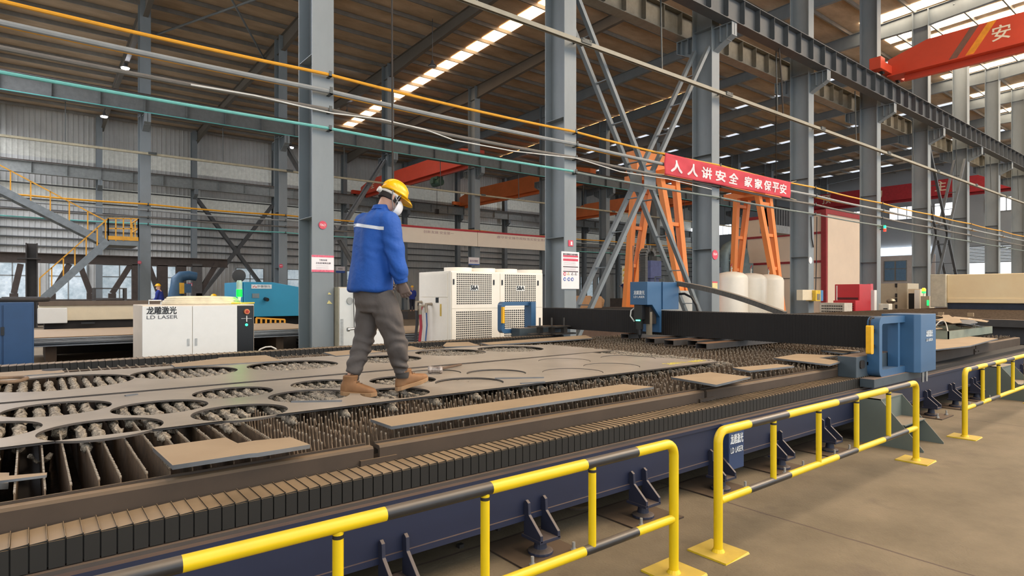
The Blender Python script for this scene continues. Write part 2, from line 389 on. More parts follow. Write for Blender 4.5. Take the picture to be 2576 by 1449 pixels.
# end wall across the hall
def make_end_wall():
    x = X1R-3; wy = [(-14, 61.5)]
    m = M('end_wall_cladding', 'a9b2ba', .6, var=.05, scale=.6)
    mb = MB(); door = (17.0, 23.2, 0, 5.4)
    mb.box(x, x+.2, -14, door[0], 0, 18.5); mb.box(x, x+.2, door[0], door[1], 7.4, 18.5); mb.box(x, x+.2, door[1], 61.5, 0, 18.5)
    struct(mb.build('wall_end', m))
    sh = MB(); z = 5.4
    while z < 7.4: sh.box(x-.06, x, door[0], door[1], z, z+.14); z += .17
    struct(sh.build('door_1', M('shutter', '7b858c', .5)))
    pw = MB(); pw.box(x-1.2, x-1.0, 25.6, 36, 0, 6.6); struct(pw.build('partition', M('brick_white', 'd2cbc8', .7, var=.08, scale=1.5)))
    pf = MB(); pf.box(x-1.26, x-1.2, 28.6, 31.2, 3.4, 6.0); f = struct(pf.build('window_90', alu)); pp = MB()
    for a in (28.7, 30.0): pp.box(x-1.28, x-1.255, a, a+1.1, 3.5, 4.9); pp.box(x-1.28, x-1.255, a, a+1.1, 5.0, 5.9)
    pp.build('pane', M('blue_pane', '6f93b5', .2, var=.1), f)
    glow = M('daylit_window', 'f3f8ff', .3, var=.05, emit=2.2)
    struct(MB().box(x-.3, x-.02, 26.4, 35.5, 6.75, 7.7).build('window_91', glow))
    n = 1
    for ya in range(8, 60, 5):
        fr = MB(); fr.box(x-.08, x, ya, ya+3.0, 11.2, 12.9); n += 1
        f = fr.build('window_%d' % (100+n), alu); struct(f)
        pn = MB()
        for j in range(3): pn.box(x-.11, x-.085, ya+.06+j*1.0, ya+.94+j*1.0, 11.3, 12.8)
        pn.build('pane', glow, f)
make_end_wall()
# ---------------------------------------------------------------- pipes, rails, bracing, banner, signs, lamps on the steelwork
grey_pipe = M('grey_pipe_paint', '8f9394', .45, var=.1); dark_pipe = M('dull_pipe_paint', '6c6863', .5, var=.15)
yel_pipe = M('yellow_pipe_paint', 'e2a02a', .45, var=.1); teal_pipe = M('teal_pipe_paint', '6fb9b4', .5, var=.12); clampm = M('clamp_steel', '4c504f', .5, .3)
def pipe_run(name, label, y, z, r, mat, ks, sag=.1, n=6, clamp=True, cy=None, pitch=1):
    t = thing(name, label, 'pipe', (XK(0), y, z), 'pipes along the column rows')
    pts = []
    for a, b in zip(ks[:-1], ks[1:]):
        for i in range(n):
            q = i/n; pts.append((XK(a)+(XK(b)-XK(a))*q, y, z-sag*4*q*(1-q)))
    pts.append((XK(ks[-1]), y, z))
    MB().tube(pts, r, 8).build('pipe', mat, t, smooth=True)
    if clamp:
        for k in ks:
            c = MB(); x = XK(k)+.1
            c.box(x-.03, x+.03, y-r-.012, (cy if cy else y+r+.05), z-r-.02, z-r); c.box(x-.03, x+.03, y-r-.012, y-r, z-r-.02, z+r+.03)
            c.build('clamp', clampm, t)
    return t
KS = list(range(-1, 12))
za = [ (Yp(822, a, AY-.1).z+Yp(1447, b, AY-.1).z)/2 for a, b in ((182,335),(223,369),(270,401),(316,436)) ]
pipe_run('gas_pipe', 'upper yellow pipe along the near column row, above the grey one', AY-.1, za[0], .034, yel_pipe, KS, .05, cy=AY)
pipe_run('gas_pipe', 'yellow pipe behind the near columns, just under the thick grey pipe', AY+DEP+.14, Yp(748, 217, AY+DEP+.14).z, .04, yel_pipe, KS, .03, cy=AY+DEP)
pipe_run('air_pipe', 'thick pale grey pipe on the near columns between the yellow pipes', AY-.13, za[1], .05, grey_pipe, KS, .03, cy=AY)
pipe_run('air_pipe', 'dull grey pipe third from the top on the near columns', AY-.1, za[2], .042, dark_pipe, KS, .04, cy=AY)
pipe_run('oxygen_pipe', 'teal pipe lowest on the near columns, below the dull grey pipe', AY-.1, za[3], .031, teal_pipe, KS[:3], .03, cy=AY)
pipe_run('oxygen_pipe', 'grey-green pipe lowest on the near columns beyond the poster column', AY-.1, za[3]-.02, .035, M('greygreen_pipe', '707c7a', .5), KS[2:], .03, cy=AY)
# white cable sagging along the pipes
def hang(name, label, cat, pts, r, mat):
    return tag(MB().tube(pts, r, 6).build(name, mat, None, smooth=True), label, cat)
cab = []
ctl = [(480,213),(640,240),(760,268),(838,285),(960,300),(1070,326),(1140,352),(1290,380),(1450,398),(1560,432),(1680,450),(1790,476)]
for (px, py) in ctl: cab.append(Yp(px, py, AY-.2))
hang('power_cable', 'thin white cable sagging under the dull grey pipe on the near columns', 'cable', cab, .014, M('white_cable', 'dcdcd8', .5))
# pipes on the middle row
for (py, nm, lb, m, r) in ((512,'gas_pipe','thin yellow pipe along the middle columns above the stair landing',yel_pipe,.045),(527,'air_pipe','thin grey pipe just under the yellow pipe on the middle columns',grey_pipe,.04),
                       (545,'air_pipe','thin grey pipe on the middle columns, second below the yellow one',dark_pipe,.04),(562,'oxygen_pipe','thin grey-green pipe lowest on the middle columns',teal_pipe,.035)):
    pipe_run(nm, lb, BY-.12, Yp(350, py, BY-.12).z, r, m, list(range(-1, 9)), .05, 4, cy=BY)
# conductor rails
def cond(label, y, z, x0, x1, cy, mat, ks):
    t = thing('conductor_rail', label, 'rail', (x0, y, z), 'crane conductor rails')
    MB().prism([(y-.06,z-.05),(y-.06,z+.06),(y+.06,z+.06),(y+.06,z-.05),(y+.03,z-.05),(y+.03,z+.03),(y-.03,z+.03),(y-.03,z-.05)], 'x', x0, x1).build('rail', mat, t)
    for k in ks:
        x = XK(k)+.12; m = MB(); m.box(x-.03, x+.03, y-.1, cy, z+.06, z+.1); m.box(x+.25, x+.31, y-.1, cy, z+.06, z+.1); m.box(x-.05, x+.33, y-.09, y+.09, z-.02, z+.1); m.build('hanger', clampm, t)
    for k in ks[:-1]:
        x = XK(k)+S*.52; MB().bar((x,y,z+.05), (x,y+.05,GZ0), .035, .035).build('drop_rod', clampm, t)
cream_rail = M('cream_rail', '8f8b7c', .5, var=.1); 
cond('pale conductor rail on hangers below the near crane girder', AY-.3, 1.72+.5836*(AY-.3), -9, 80, AY, cream_rail, KS)
cond('yellowish conductor rail in front of the middle columns, under the teal-edged girder', BY-.35, 1.72+.2004*(BY-.35), -9, 80, BY, M('ochre_rail', 'a79f86', .5), list(range(-1, 10)))
# laced cross braces between columns
def brace(label, xa, xb, ya, yb, z0, z1, mat, w=.1, nr=8):
    t = thing('cross_brace', label, 'brace', (xa, ya, z0), 'laced cross braces between columns')
    for (za_, zb_) in ((z0, z1), (z1, z0)):
        for y in (ya, yb): MB().bar((xa,y,za_), (xb,y,zb_), w, w*.9).build('chord', mat, t)
        for i in range(1, nr+1):
            q = i/(nr+1); x = xa+(xb-xa)*q; z = za_+(zb_-za_)*q
            MB().bar((x,ya,z), (x,yb,z), w*.75, .03).build('rung', mat, t)
    xm, zm = (xa+xb)/2, (z0+z1)/2
    for y in (ya, yb): MB().box(xm-.28, xm+.28, y-w/2-.01, y-w/2+.004, zm-.3, zm+.3).build('gusset_plate', mat, t)
    return t
brace_m = M('brace_paint', '737b7f', .5, var=.1, dust='6b5f52', dustamt=.5)
brace('grey laced cross brace with rungs left of the red banner', XK(1)+.25, XK(2)-.25, AY+.12, AY+DEP-.12, .3, 10.3, brace_m, .13)
brace('dark laced cross brace far down the near column row', XK(5)+.25, XK(6)-.25, AY+.12, AY+DEP-.12, .3, 10.3, M('dark_brace', '4b5157', .5), .13)
brace('dark cross brace between middle columns behind the worker', XK(1)+.3, XK(2)-.3, BY+.2, BY+.7, .3, 10.6, M('far_brace', '5e6061', .5), .16, 5)
brace('dark cross brace on the far wall columns above the teal machine', XK(1)+.0, XK(2)-.5, CYY+.1, CYY+.35, 1.2, 10.2, M('far_brace2', '4a4c4d', .5), .3, 5)
# banner
def banner():
    t = thing('safety_banner', 'red cloth banner with white slogan tied to the pipes', 'banner', (Yp(1673,385,AY-.25)))
    tl, bl, tr, br = Yp(1673,384,AY-.24), Yp(1671,439,AY-.24), Yp(1990,458,AY-.24), Yp(1988,499,AY-.24)
    def q(u, v):
        p = (tl*(1-u)+tr*u)*(1-v)+(bl*(1-u)+br*u)*v
        p.z -= .10*4*u*(1-u)*(1-v)*.25; p.y += .02*math.sin(u*19+v*5)*math.sin(v*3.1)+.012*math.sin(u*41-v*9)*(.3+abs(u-.5)); return p
    o = MB().grid(q, 80, 12).build('cloth', M('banner_red', 'c23a48', .75, var=.1, scale=2), t, smooth=True)
    o.modifiers.new('thickness', 'SOLIDIFY').thickness = .004
    wm = M('banner_white', 'ead6d8', .7, var=.03)
    us = [.075,.185,.285,.385,.485,.61,.695,.775,.85,.925]
    for u, ch in zip(us, '人人讲安全家家保平安'):
        du = .072 if u < .55 else .062; o_ = lettering(ch, wm, t, (0,0,0), (1,0,0), (0,1,0), 1, 1, fat=.028, extr=.004); off = wloc(t)
        for v_ in o_.data.vertices:
            c = v_.co+off; p = q(min(1, max(0, u+(c.x-.5)*du)), .80-.56*c.y); v_.co = p-off+Vector((0, -.012-(.004 if c.z > 0 else 0), 0))
    for p, e in ((tl, Yp(1640,380,AY-.1)), (bl, Yp(1640,436,AY-.1)), (tr, Yp(2003,455,AY-.1)), (br, Yp(2003,503,AY-.1))):
        MB().tube([p, e], .012, 6).build('tie_rope', M('rope', 'b9a98c', .8), t)
banner()
# stickers and notices on the columns
white_p = M('notice_white', 'efe9ea', .5, var=.03); red_p = M('notice_red', 'd4455c', .5, var=.1); ink = M('notice_ink', '55484f', .6); blue_p = M('notice_blue', '3a5fb0', .5)
pink_p = M('notice_pink', 'e0687f', .5, var=.3, scale=30)
def board(name, label, cat, x0, y0, x1, y1, Y, th=.012, mat=white_p):
    a, b = Yp(x0, y0, Y), Yp(x1, y1, Y); t = thing(name, label, cat, (a.x, Y, b.z))
    MB().box(a.x, b.x, Y, Y+th, b.z, a.z).build('panel', mat, t)
    return t, a, b
def stripe(t, a, b, u0, u1, v0, v1, Y, m, nm='stripe'):
    x = lambda u: a.x+(b.x-a.x)*u; z = lambda v: a.z+(b.z-a.z)*v
    MB().box(x(u0), x(u1), Y-.004, Y+.001, z(v1), z(v0)).build(nm, m, t)
yf = AY-.014
t, a, b = board('notice', 'white notice with pink borders on the nearest column', 'notice', 784, 641, 840, 685, yf)
stripe(t, a, b, 0, 1, 0, .12, yf, pink_p); stripe(t, a, b, 0, 1, .87, 1, yf, pink_p)
for v, u0, u1, s in ((.34,.33,.68,'下料车间'),(.52,.18,.85,'卫生区域责任牌')): lettering(s, ink, t, (a.x+(b.x-a.x)*u0, yf-.003, a.z+(b.z-a.z)*v), (1,0,0), (0,0,1), .035, (b.x-a.x)*(u1-u0))
for v in (.62, .72, .80): stripe(t, a, b, .2, .75, v, v+.015, yf, M('faint_ink', 'c4b6bb', .6), 'text_line')
def sticker(px, py, rpx, label, txt, Y=yf, m=red_p):
    c = Yp(px, py, Y); r = abs(Yp(px+rpx, py, Y).x-c.x); t = thing('number_sticker', label, 'sticker', c)
    MB().lathe(c+Vector((0,-.004,0)), [(r,0),(r,.012)], 20, 'y').build('disc', m, t)
    lettering(txt, white_p, t, c+Vector((-r*.66,-.006,-.02)), (1,0,0), (0,0,1), r*.55, r*1.3); return t, c, r
t, c, r = sticker(812, 566, 10, 'round red 063 number sticker on the nearest column', '063')
lettering('车间', M('sticker_orange', 'f29a86', .5), t, c+Vector((-r*.5,-.006,-r*.62)), (1,0,0), (0,0,1), r*.4, r)
t, a, b = board('safety_board', 'tall white safety board with hazard icons on the second column', 'notice', 1413, 632, 1457, 727, AY-.03, .02)
lettering('激光切割机安全操作规程', ink, t, (a.x+.05, AY-.034, a.z-.1), (1,0,0), (0,0,1), .055, (b.x-a.x)*.84)
for v0, v1, m in ((.10,.145,red_p),(.19,.25,red_p),(.395,.42,ink),(.52,.545,ink)): stripe(t, a, b, .08, .93, v0, v1, AY-.03, m)
for v in (.165,.28,.305,.33,.355,.44,.465,.49): stripe(t, a, b, .1, .8, v, v+.006, AY-.03, M('faint_ink', 'c4b6bb', .6), 'text_line')
for i, (u, v, m) in enumerate(((.17,.6,red_p),(.38,.6,M('hazard_yellow','d9b13a',.5)),(.6,.6,ink),(.8,.6,ink),(.17,.74,blue_p),(.4,.74,blue_p),(.6,.74,blue_p))):
    c = Vector((a.x+(b.x-a.x)*u, AY-.032, a.z+(b.z-a.z)*v)); n = 3 if v < .7 and i else 20
    mb = MB(); pts = [(c.x+.05*math.sin(2*math.pi*j/n), c.z+.05*math.cos(2*math.pi*j/n)) for j in range(n)]; mb.prism(pts, 'y', AY-.036, AY-.031); mb.build('hazard_icon', m, t)
    mb = MB(); pts = [(c.x+.028*math.sin(2*math.pi*j/n), c.z-.003+.028*math.cos(2*math.pi*j/n)) for j in range(n)]; mb.prism(pts, 'y', AY-.039, AY-.031); mb.build('icon_centre', white_p, t)
t, a, b = board('column_sticker', 'small red diamond sticker above the safety board', 'sticker', 1430, 604, 1442, 620, yf, mat=red_p)
stripe(t, a, b, .45, .8, .2, .8, yf, white_p)
t, c, r = sticker(1799, 641, 7, 'small red number sticker on the third column', '064')
t, a, b = board('notice', 'small yellow notice low on the third column', 'notice', 1792, 708, 1805, 731, yf, mat=M('notice_yellow', 'dccf93', .5)); stripe(t, a, b, 0, 1, 0, .15, yf, red_p)
sticker(2039, 655, 4, 'tiny white number sticker on the fourth column', '065', m=white_p)
sticker(351, 660, 5, 'small red heart sticker on the column by the stair landing', '92', BY-.02); sticker(707, 669, 5, 'small red sticker on the middle column behind the teal machine', '97', BY-.02)
t, a, b = board('hanging_sign', 'small white and blue sign left of the worker', 'sign', 845, 670, 868, 687, CYY-.1); stripe(t, a, b, 0, 1, .65, 1, CYY-.1, blue_p)
lettering('检验区', ink, t, (a.x+(b.x-a.x)*.25, CYY-.105, a.z+(b.z-a.z)*.5), (1,0,0), (0,0,1), .2, (b.x-a.x)*.5)
t, a, b = board('hanging_sign', 'small white sign above the white chiller', 'sign', 1179, 647, 1206, 667, BY-.1); stripe(t, a, b, 0, 1, .86, 1, BY-.1, blue_p)
lettering('激光切割区', M('sign_ink', '7a5a8a', .6), t, (a.x+(b.x-a.x)*.1, BY-.105, a.z+(b.z-a.z)*.65), (1,0,0), (0,0,1), .18, (b.x-a.x)*.8)
for i, (px, py, s_, lb) in enumerate(((829,760,14,'small yellow paper scrap stuck low on the nearest column'),(829,738,9,'thin yellow paper slip stuck on the nearest column above the scrap'))):
    q = Yp(px, py, yf); k = s_*.0078; tag(MB().prism([(q.x-k*.5,q.z-k*.3),(q.x+k*.6,q.z-k*.35),(q.x-k*.1,q.z+k*.35)], 'y', yf+.004, yf+.014).build('paper_scrap', M('paper_yellow', 'dccf8e', .7)), lb, 'paper')
# cream slogan boards with a red top edge along the middle columns
for i, (x0, x1, txt, u0, u1, lb) in enumerate(((940,1201,'创新发展 安全第一',.45,.75,'left half of the long cream board with a red top edge, behind the worker'),(1202,1420,'遵守安全操作规程落实安全责任',.2,.78,'right half of the long cream board with a red top edge, above the chiller'))):
    Y = BY-.3; xa, xb = Yp(x0, 600, Y).x, Yp(x1, 600, Y).x; zt, zb = 1.72+.1277*Y, 1.72+.0967*Y
    t = thing('slogan_board', lb, 'board', (xa, Y, zb)); MB().box(xa, xb, Y, Y+.15, zb, zt).build('panel', M('cream_board', 'efe3d2', .6, var=.04, scale=.7), t)
    MB().box(xa, xb, Y-.03, Y+.16, zt-.1, zt+.03).build('red_edge', M('edge_red', 'b32a38', .6), t)
    lettering(txt, M('board_ink', 'b09090', .6), t, (xa+(xb-xa)*u0, Y-.004, zt-.42), (1,0,0), (0,0,1), .2, (xb-xa)*(u1-u0))
# ceiling lamps
lampm = M('lamp_housing', '5b5d60', .5); lamp_e = M('lamp_glass', 'f2f6ff', .3, var=0, emit=140)
def lamp(px, py, drop, label, e=True, Y0=None):
    y = Y0 or 30.0; best = None
    if not Y0:
        while y < 60:
            p = Yp(px, py, y)
            if best is None or abs(p.z-(ROOF(y)-drop)) < best[0]: best = (abs(p.z-(ROOF(y)-drop)), y)
            y += .25
        y = best[1]
    p = Yp(px, py, y); t = thing('bay_lamp', label, 'lamp', p, 'hall lamps')
    MB().tube([(p.x,y,p.z+.2),(p.x,y,ROOF(y)-.01)], .02, 6).build('rod', lampm, t)
    MB().lathe(p, [(.06,.3),(.09,.22),(.12,.1),(.24,0),(.25,-.02)], 18).build('housing', lampm, t, smooth=True)
    MB().lathe(p+Vector((0,0,-.03)), [(.2,0),(.21,-.05),(.05,-.07)], 18).build('diffuser', lamp_e if e else M('lamp_off', '9a9a98', .3), t, smooth=True)
for px, py, dr, lb in ((315,170,1.2,'bright lamp hanging just above the teal-edged girder at far left'),(262,292,1.6,'bright lamp under the girder shadow at far left'),(732,370,1.8,'bright lamp beside the nearest column'),
                       (873,285,1.5,'bright lamp right of the nearest column at the end of the lit roof strip'),(1323,462,1.6,'small bright lamp above the orange crane')): lamp(px, py, dr, lb)
lamp(1088, 165, 2.0, 'unlit pendant lamp hanging by the lit roof strip', False, 30)
hang('crane_rope', 'thin dark rope hanging from the roof behind the worker', 'rope', [Yp(986,-40,11.2), Yp(987,330,11.2), Yp(988,470,11.2)], .018, M('dark_rope', '3d3631', .8))
# ---------------------------------------------------------------- the cutting table
ZS, ZP = .86, .878                                  # slat tips, top of the sheets lying on them
YN, YF = 3.46, 8.95                                 # slats reach from the near to the far side rail
tip_m = M('worn_slat_tip', 'a39684', .45, .35, var=.3, scale=20); slat_m = M('slat_steel', '65533f', .65, .25, var=.3, scale=14, second='85705a'); slag_m = M('slag', '5f4f3e', .75, .1, var=.5, scale=45, second='ddd0bb', bump=1.0, bscale=110)
rail_m = M('dusty_rail_paint', '43362a', .7, var=.18, scale=3, dust='8f775a', dustamt=.6)
foot_m = M('foot_blue', '2a2d3f', .55, var=.12, scale=6, dust='6f5f52', dustamt=.8); blue_m = M('table_blue', '1f253c', .5, var=.1, scale=2, dust='6c5a4d', dustamt=.8)
chain_m = M('drag_chain_plastic', '1b1915', .6, var=.1, dust='8f7a60', dustamt=1.0); dark_m = M('dark_void_steel', '2a2522', .8, var=.3)
tbl = thing('laser_cutting_table', 'long blue laser cutting table with spiked slats, dusty rails and slag', 'cutting table', (3, 6, 0))
# bed: near and far beams, dusty sides, floor of the tray
def bed():
    X0, X1 = -2.2, 16.6
    mb = MB(); mb.box(X0, X1, 3.10, 3.42, .244, .55); mb.box(X0, X1, 3.085, 3.11, .225, .26); mb.box(X0, X1, 3.085, 3.13, .535, .562)
    mb.build('base_beam', blue_m, tbl)
    MB().box(X0, X1, 9.12, 9.45, .244, .60).build('base_beam', blue_m, tbl)
    for x0, x1 in ((X0, 1.62), (1.66, 5.02), (5.06, 10.2), (10.24, 13.4), (13.44, 16.5)):
        m = MB(); m.prism([(3.375,.50),(3.375,.79),(3.385,.804),(3.435,.804),(3.445,.79),(3.445,.78),(3.40,.776),(3.40,.50)], 'x', x0, x1); m.box(x0, x1-.02, 3.445, 3.452, .74, .815)
        m.build('side_rail', rail_m, tbl)
    for x in (1.64, 5.04, 10.22, 13.42):
        m = MB(); m.box(x-.11, x+.13, 3.358, 3.374, .64, .735)
        for q in (-.07, .09): m.lathe((x+q, 3.358, .69), [(.012,-.012),(.012,0)], 6, 'y')
        m.build('joint_plate', rail_m, tbl)
    MB().prism([(9.02,.45),(9.02,.80),(9.10,.80),(9.10,.78),(9.05,.78),(9.05,.45)], 'x', X0, X1).build('side_rail', rail_m, tbl)
    def hz(u, v):
        x, y = X0+(X1-X0)*u, 3.42+(9.1-3.42)*v
        return (x, y, .36+.09*noise.noise((x*2.2, y*2.2, 1))+.05*noise.noise((x*7, y*7, 4)))
    MB().grid(hz, 190, 56).build('scrap_tray', M('tray_scrap', '3a302a', .85, var=.5, scale=9, second='5d4c3f', bump=.6), tbl, smooth=True)
    for x in range(-2, 17, 2): MB().box(x-.05, x+.05, 3.45, 9.0, .30, .62).build('cross_beam', dark_m, tbl)
    # ledge with chain tray and black track beyond the gantry
    MB().box(X0, X1, 3.13, 3.375, .553, .58).build('chain_tray', M('chain_tray_steel', '4a423c', .7, dust='6a594b'), tbl)
    MB().box(9.9, X1, 3.14, 3.37, .58, .64).build('bellows_track', M('black_bellows', '1d1a18', .8, var=.2), tbl)
    MB().box(X0, X1, 9.48, 9.82, .25, .72).build('far_track', M('far_track_steel', '383634', .7), tbl)
bed()
# levelling feet with their brackets
def foot(x):
    f = MB(); g = [(3.10,.345),(3.08,.362),(3.055,.345),(3.05,.27),(2.93,.165),(2.93,.12),(3.10,.12)]
    for dx in (-.075, .075): f.prism(g, 'x', x+dx-.011, x+dx+.011)
    f.box(x-.09, x+.09, 2.93, 3.12, .11, .132)
    f.lathe((x, 3.03, 0), [(.085,.012),(.085,.03),(.045,.045),(.035,.11)], 16)
    o = f.build('levelling_foot', foot_m, tbl, bevel=.003)
    p = MB(); p.box(x-.24, x+.24, 2.83, 3.35, 0, .012)
    p.k = 1
    for sx, sy in ((-.18,2.9),(.18,2.9)):
        p.lathe((x+sx, sy, 0), [(.022,.012),(.022,.03),(.011,.031),(.011,.075)], 8)
    p.build('floor_plate', [M('anchor_plate', '4a3d32', .7, .2, var=.2, dust='665442'), M('bolt_zinc', 'b4b2ab', .4, .4)], o)
for i in range(-2, 14): foot(1.60+1.05*i)
m = MB(); c = Yp(1848, 1122, 3.02); m.box(c.x-.12, c.x+.12, 3.0, 3.1, c.z-.20, c.z+.20)
cb = m.build('control_box', M('blue_box_paint', '2f4266', .45, var=.08), tbl, bevel=.006)
wl = M('white_lettering', 'e8ecee', .5, var=.02)
lettering('龙雕激光', wl, cb, (c.x-.1, 2.998, c.z+.03), (1,0,0), (0,0,1), .085, .2, bold=.006); lettering('LD LASER', wl, cb, (c.x-.1, 2.998, c.z-.05), (1,0,0), (0,0,1), .05, .2, bold=.004)
# slats: four kinds of comb, shared between the slats
def slat_mesh(kind, seed):
    r = random.Random(seed); pts = []; y = YN
    pitch, hh, tip = ((.034, .02, .4), (.064, .095, .13), (.072, .10, .11))[kind]
    base = ZS-hh-(0.012 if kind == 0 else 0)
    pts = [(YN, .50), (YN, base)]
    while y < YF-.03:
        hgt = hh*r.uniform(.75, 1.0); j = r.uniform(-.12, .12)*pitch
        if kind == 0: pts += [(y+pitch*.2, base), (y+pitch*.3, base+hgt), (y+pitch*.7, base+hgt), (y+pitch*.8, base)]
        else: pts += [(y+pitch*.06, base), (y+pitch*(.30)+j, base+hgt*.42), (y+pitch*(.5-tip*.5)+j, base+hgt), (y+pitch*(.5+tip*.5)+j, base+hgt), (y+pitch*.70+j, base+hgt*.42), (y+pitch*.94, base)]
        y += pitch
    pts += [(YF, base), (YF, .50)]
    vs = []; fs = []; n = len(pts); t = .003
    # strip of quads down to the lower edge so the comb triangulates cleanly
    for (py, pz) in pts[1:-1]:
        for x in (-t, t): vs.append((x, py, pz-0)); vs.append((x, py, .50))
    k = len(pts)-2
    tips = [(pts[i], pts[i+1]) for i in (range(3, len(pts)-3, 4) if kind == 0 else range(4, len(pts)-3, 6))]
    for i in range(k-1):
        a, b = 4*i, 4*(i+1)
        fs += [(a, a+1, b+1, b), (a+2, b+2, b+3, a+3), (a, b, b+2, a+2)]
    fs += [(0, 2, 3, 1), (4*(k-1), 4*(k-1)+1, 4*(k-1)+3, 4*(k-1)+2)]
    mb = MB(); mb.add(vs, fs); mb.k = 1
    for a_, b_ in tips: e_ = .011 if kind == 0 else .013; mb.box(-.0042, .0042, a_[0]-.001, b_[0]+.001, a_[1]-e_, a_[1]+.001)
    return mb
def crust(y0, y1, r0, seed, x=0, z=ZS-.026):
    """slag grown along a slat: a lumpy rod"""
    rings = []; n = 11; steps = int((y1-y0)/.019)
    for i in range(steps+1):
        y = y0+(y1-y0)*i/steps; e = min(1, i/4, (steps-i)/4)*.75+.25; ring = []
        rr = r0*(.8+.35*noise.noise((y*8, seed, 0))+.3*noise.noise((y*26, seed, 3)))*e
        for j in range(n):
            t = 2*math.pi*j/n; q = rr*(1+.55*noise.noise((y*42, math.cos(t)*2.4+seed, math.sin(t)*2.4))+.25*noise.noise((y*15, seed*2, t)))
            ring.append((x+q*math.cos(t), y, z-.012+q*1.15*math.sin(t)))
        rings.append(ring)
    return MB().loft(rings)
SL = [[slat_mesh(k, 10*k+i).mesh('slat', [slat_m, tip_m]) for i in range(3)] for k in range(3)]
CR = [crust(4.25+.2*i, 8.5-.25*i, .029+.004*(i % 2), i*3.1).mesh('slag_crust', slag_m, smooth=True) for i in range(4)]
CR2 = [crust(4.3+.3*i, 8.3-.3*i, .026, 40+i*3.1).mesh('slag_crust', slag_m, smooth=True) for i in range(2)]
root = wloc(tbl); n_slat = 0; rest = MB(); x = -.95
while x < 16.3:
    kind = 0 if x < 1.2 else (1 if (int(x*10) % 3) else 2); dz = R.uniform(-.006, .004); rot = R.uniform(-.012, .012)
    if n_slat < 100:
        o = link('slat', SL[kind][n_slat % 3], tbl); o.location = Vector((x+R.uniform(-.008,.008), 0, dz))-root; o.rotation_euler = (0, rot, 0)
        o.location.x -= math.sin(rot)*ZS
        if x < 7.2:
            c = link('slag_crust', (CR if x < 3.4 else CR2)[n_slat % (4 if x < 3.4 else 2)], o)
            c.scale = (R.uniform(.9, 1.25), 1, 1)
    else:
        mb = slat_mesh(kind, n_slat % 5); n0 = len(rest.v); rest.v += [(p[0]+x, p[1], p[2]+dz) for p in mb.v]; rest.f += [tuple(q+n0 for q in f) for f in mb.f]; rest.m += mb.m
    n_slat += 1; x += .1
o = rest.build('slats', [slat_m, tip_m], tbl); o['kind'] = 'stuff'
# molten bridges between crusts
br = MB()
for i in range(46):
    x = -.9+.1*R.randrange(0, 60); y = R.uniform(4.3, 8.3); n = 6
    br.tube([(x+.1*j/n, y+R.uniform(-.02,.02), ZS-.06-.05*math.sin(math.pi*j/n)) for j in range(n+1)], [R.uniform(.008,.018) for j in range(n+1)], 6)
o = br.build('slag_strings', slag_m, tbl, smooth=True); o['kind'] = 'stuff'
# drag chains
def chain(label, x0, x1, ya, yb, z0, z1, pitch):
    t = thing('cable_drag_chain', label, 'cable chain', ((x0+x1)/2, (ya+yb)/2, z0))
    core = MB().box(x0, x1, ya+.012, yb-.012, z0+.004, z1-.006).build('chain_core', chain_m, t)
    lk = MB(); x = x0; n = 0
    while x < x1-pitch:
        lk.prism([(x+.003, z1-.006), (x+pitch*.99, z1-.001), (x+pitch*.99, z1+.004), (x+.003, z1-.0005)], 'y', ya+.004, yb-.004)
        lk.box(x+pitch*.98, x+pitch*1.02, ya, yb, z1-.004, z1+.009)
        for y0, y1 in ((ya, ya+.014), (yb-.014, yb)): lk.box(x+.004, x+pitch*.97, y0, y1, z0, z1-.004)
        x += pitch; n += 1
    o = lk.build('chain_links', chain_m, t); o['kind'] = 'stuff'
    return t
chain('dusty drag chain lying in the tray along the near table edge', -2.0, 8.4, 3.152, 3.366, .585, .70, .0605)
chain('dusty drag chain along the far table edge, in front of the white cabinet', -2.0, 9.0, 9.52, 9.78, .72, .85, .075)
# ---------------------------------------------------------------- sheets and cut-offs lying on the slats
mill = M('mill_scale_sheet', '9a9083', .36, .1, var=.12, scale=1.2, second='ada294'); rusty = M('dust_coated_plate', '826d54', .7, var=.1, scale=3, dust=DUST, dustamt=.9)
edge_m = M('cut_edge_steel', '74777a', .45, .3)
edge_d = M('sheet_edge_dark', '5b5550', .5, .3)
near_h = [(.16,5.45,.33),(-.26,4.82,.33),(.35,4.47,.33),(.75,5.06,.315),(1.155,4.5,.315),(1.34,5.44,.315),(1.78,4.88,.32),(2.12,5.43,.3),(2.39,4.57,.29),(2.8,5.2,.32),(-.55,5.45,.3)]
kz = (H-ZP)/(H-.9)                                  # centres were read for a plane at 0.90
far_h = [(.23,7.05,.58),(1.29,7.15,.5),(2.4,7.1,.5),(3.54,7.05,.46),(4.67,7.27,.5),(5.68,7.18,.5)]
DISCS = [(3.31,4.82,.33,.016,'sunken cut disc in the near sheet right beside the worker\'s front boot'),(3.92,5.20,.32,.013,'sunken cut disc in the near sheet below the hammer handle end'),(3.40,5.62,.29,.008,'sunken cut disc under the hammer'),
         (4.62,4.75,.33,.005,'slightly sunken cut disc at the near edge in the middle of the near sheet'),(5.35,4.85,.33,.005,'slightly sunken cut disc at the near edge left of the chalk writing'),(5.30,5.60,.33,.004,'slightly sunken cut disc at the far edge of the near sheet'),(6.22,5.35,.36,.006,'slightly sunken cut disc behind the chalk writing')]
Yn0, Yn1, Yf0, Yf1 = 4.255*kz, 5.925*kz, 6.01*kz, 7.93*kz
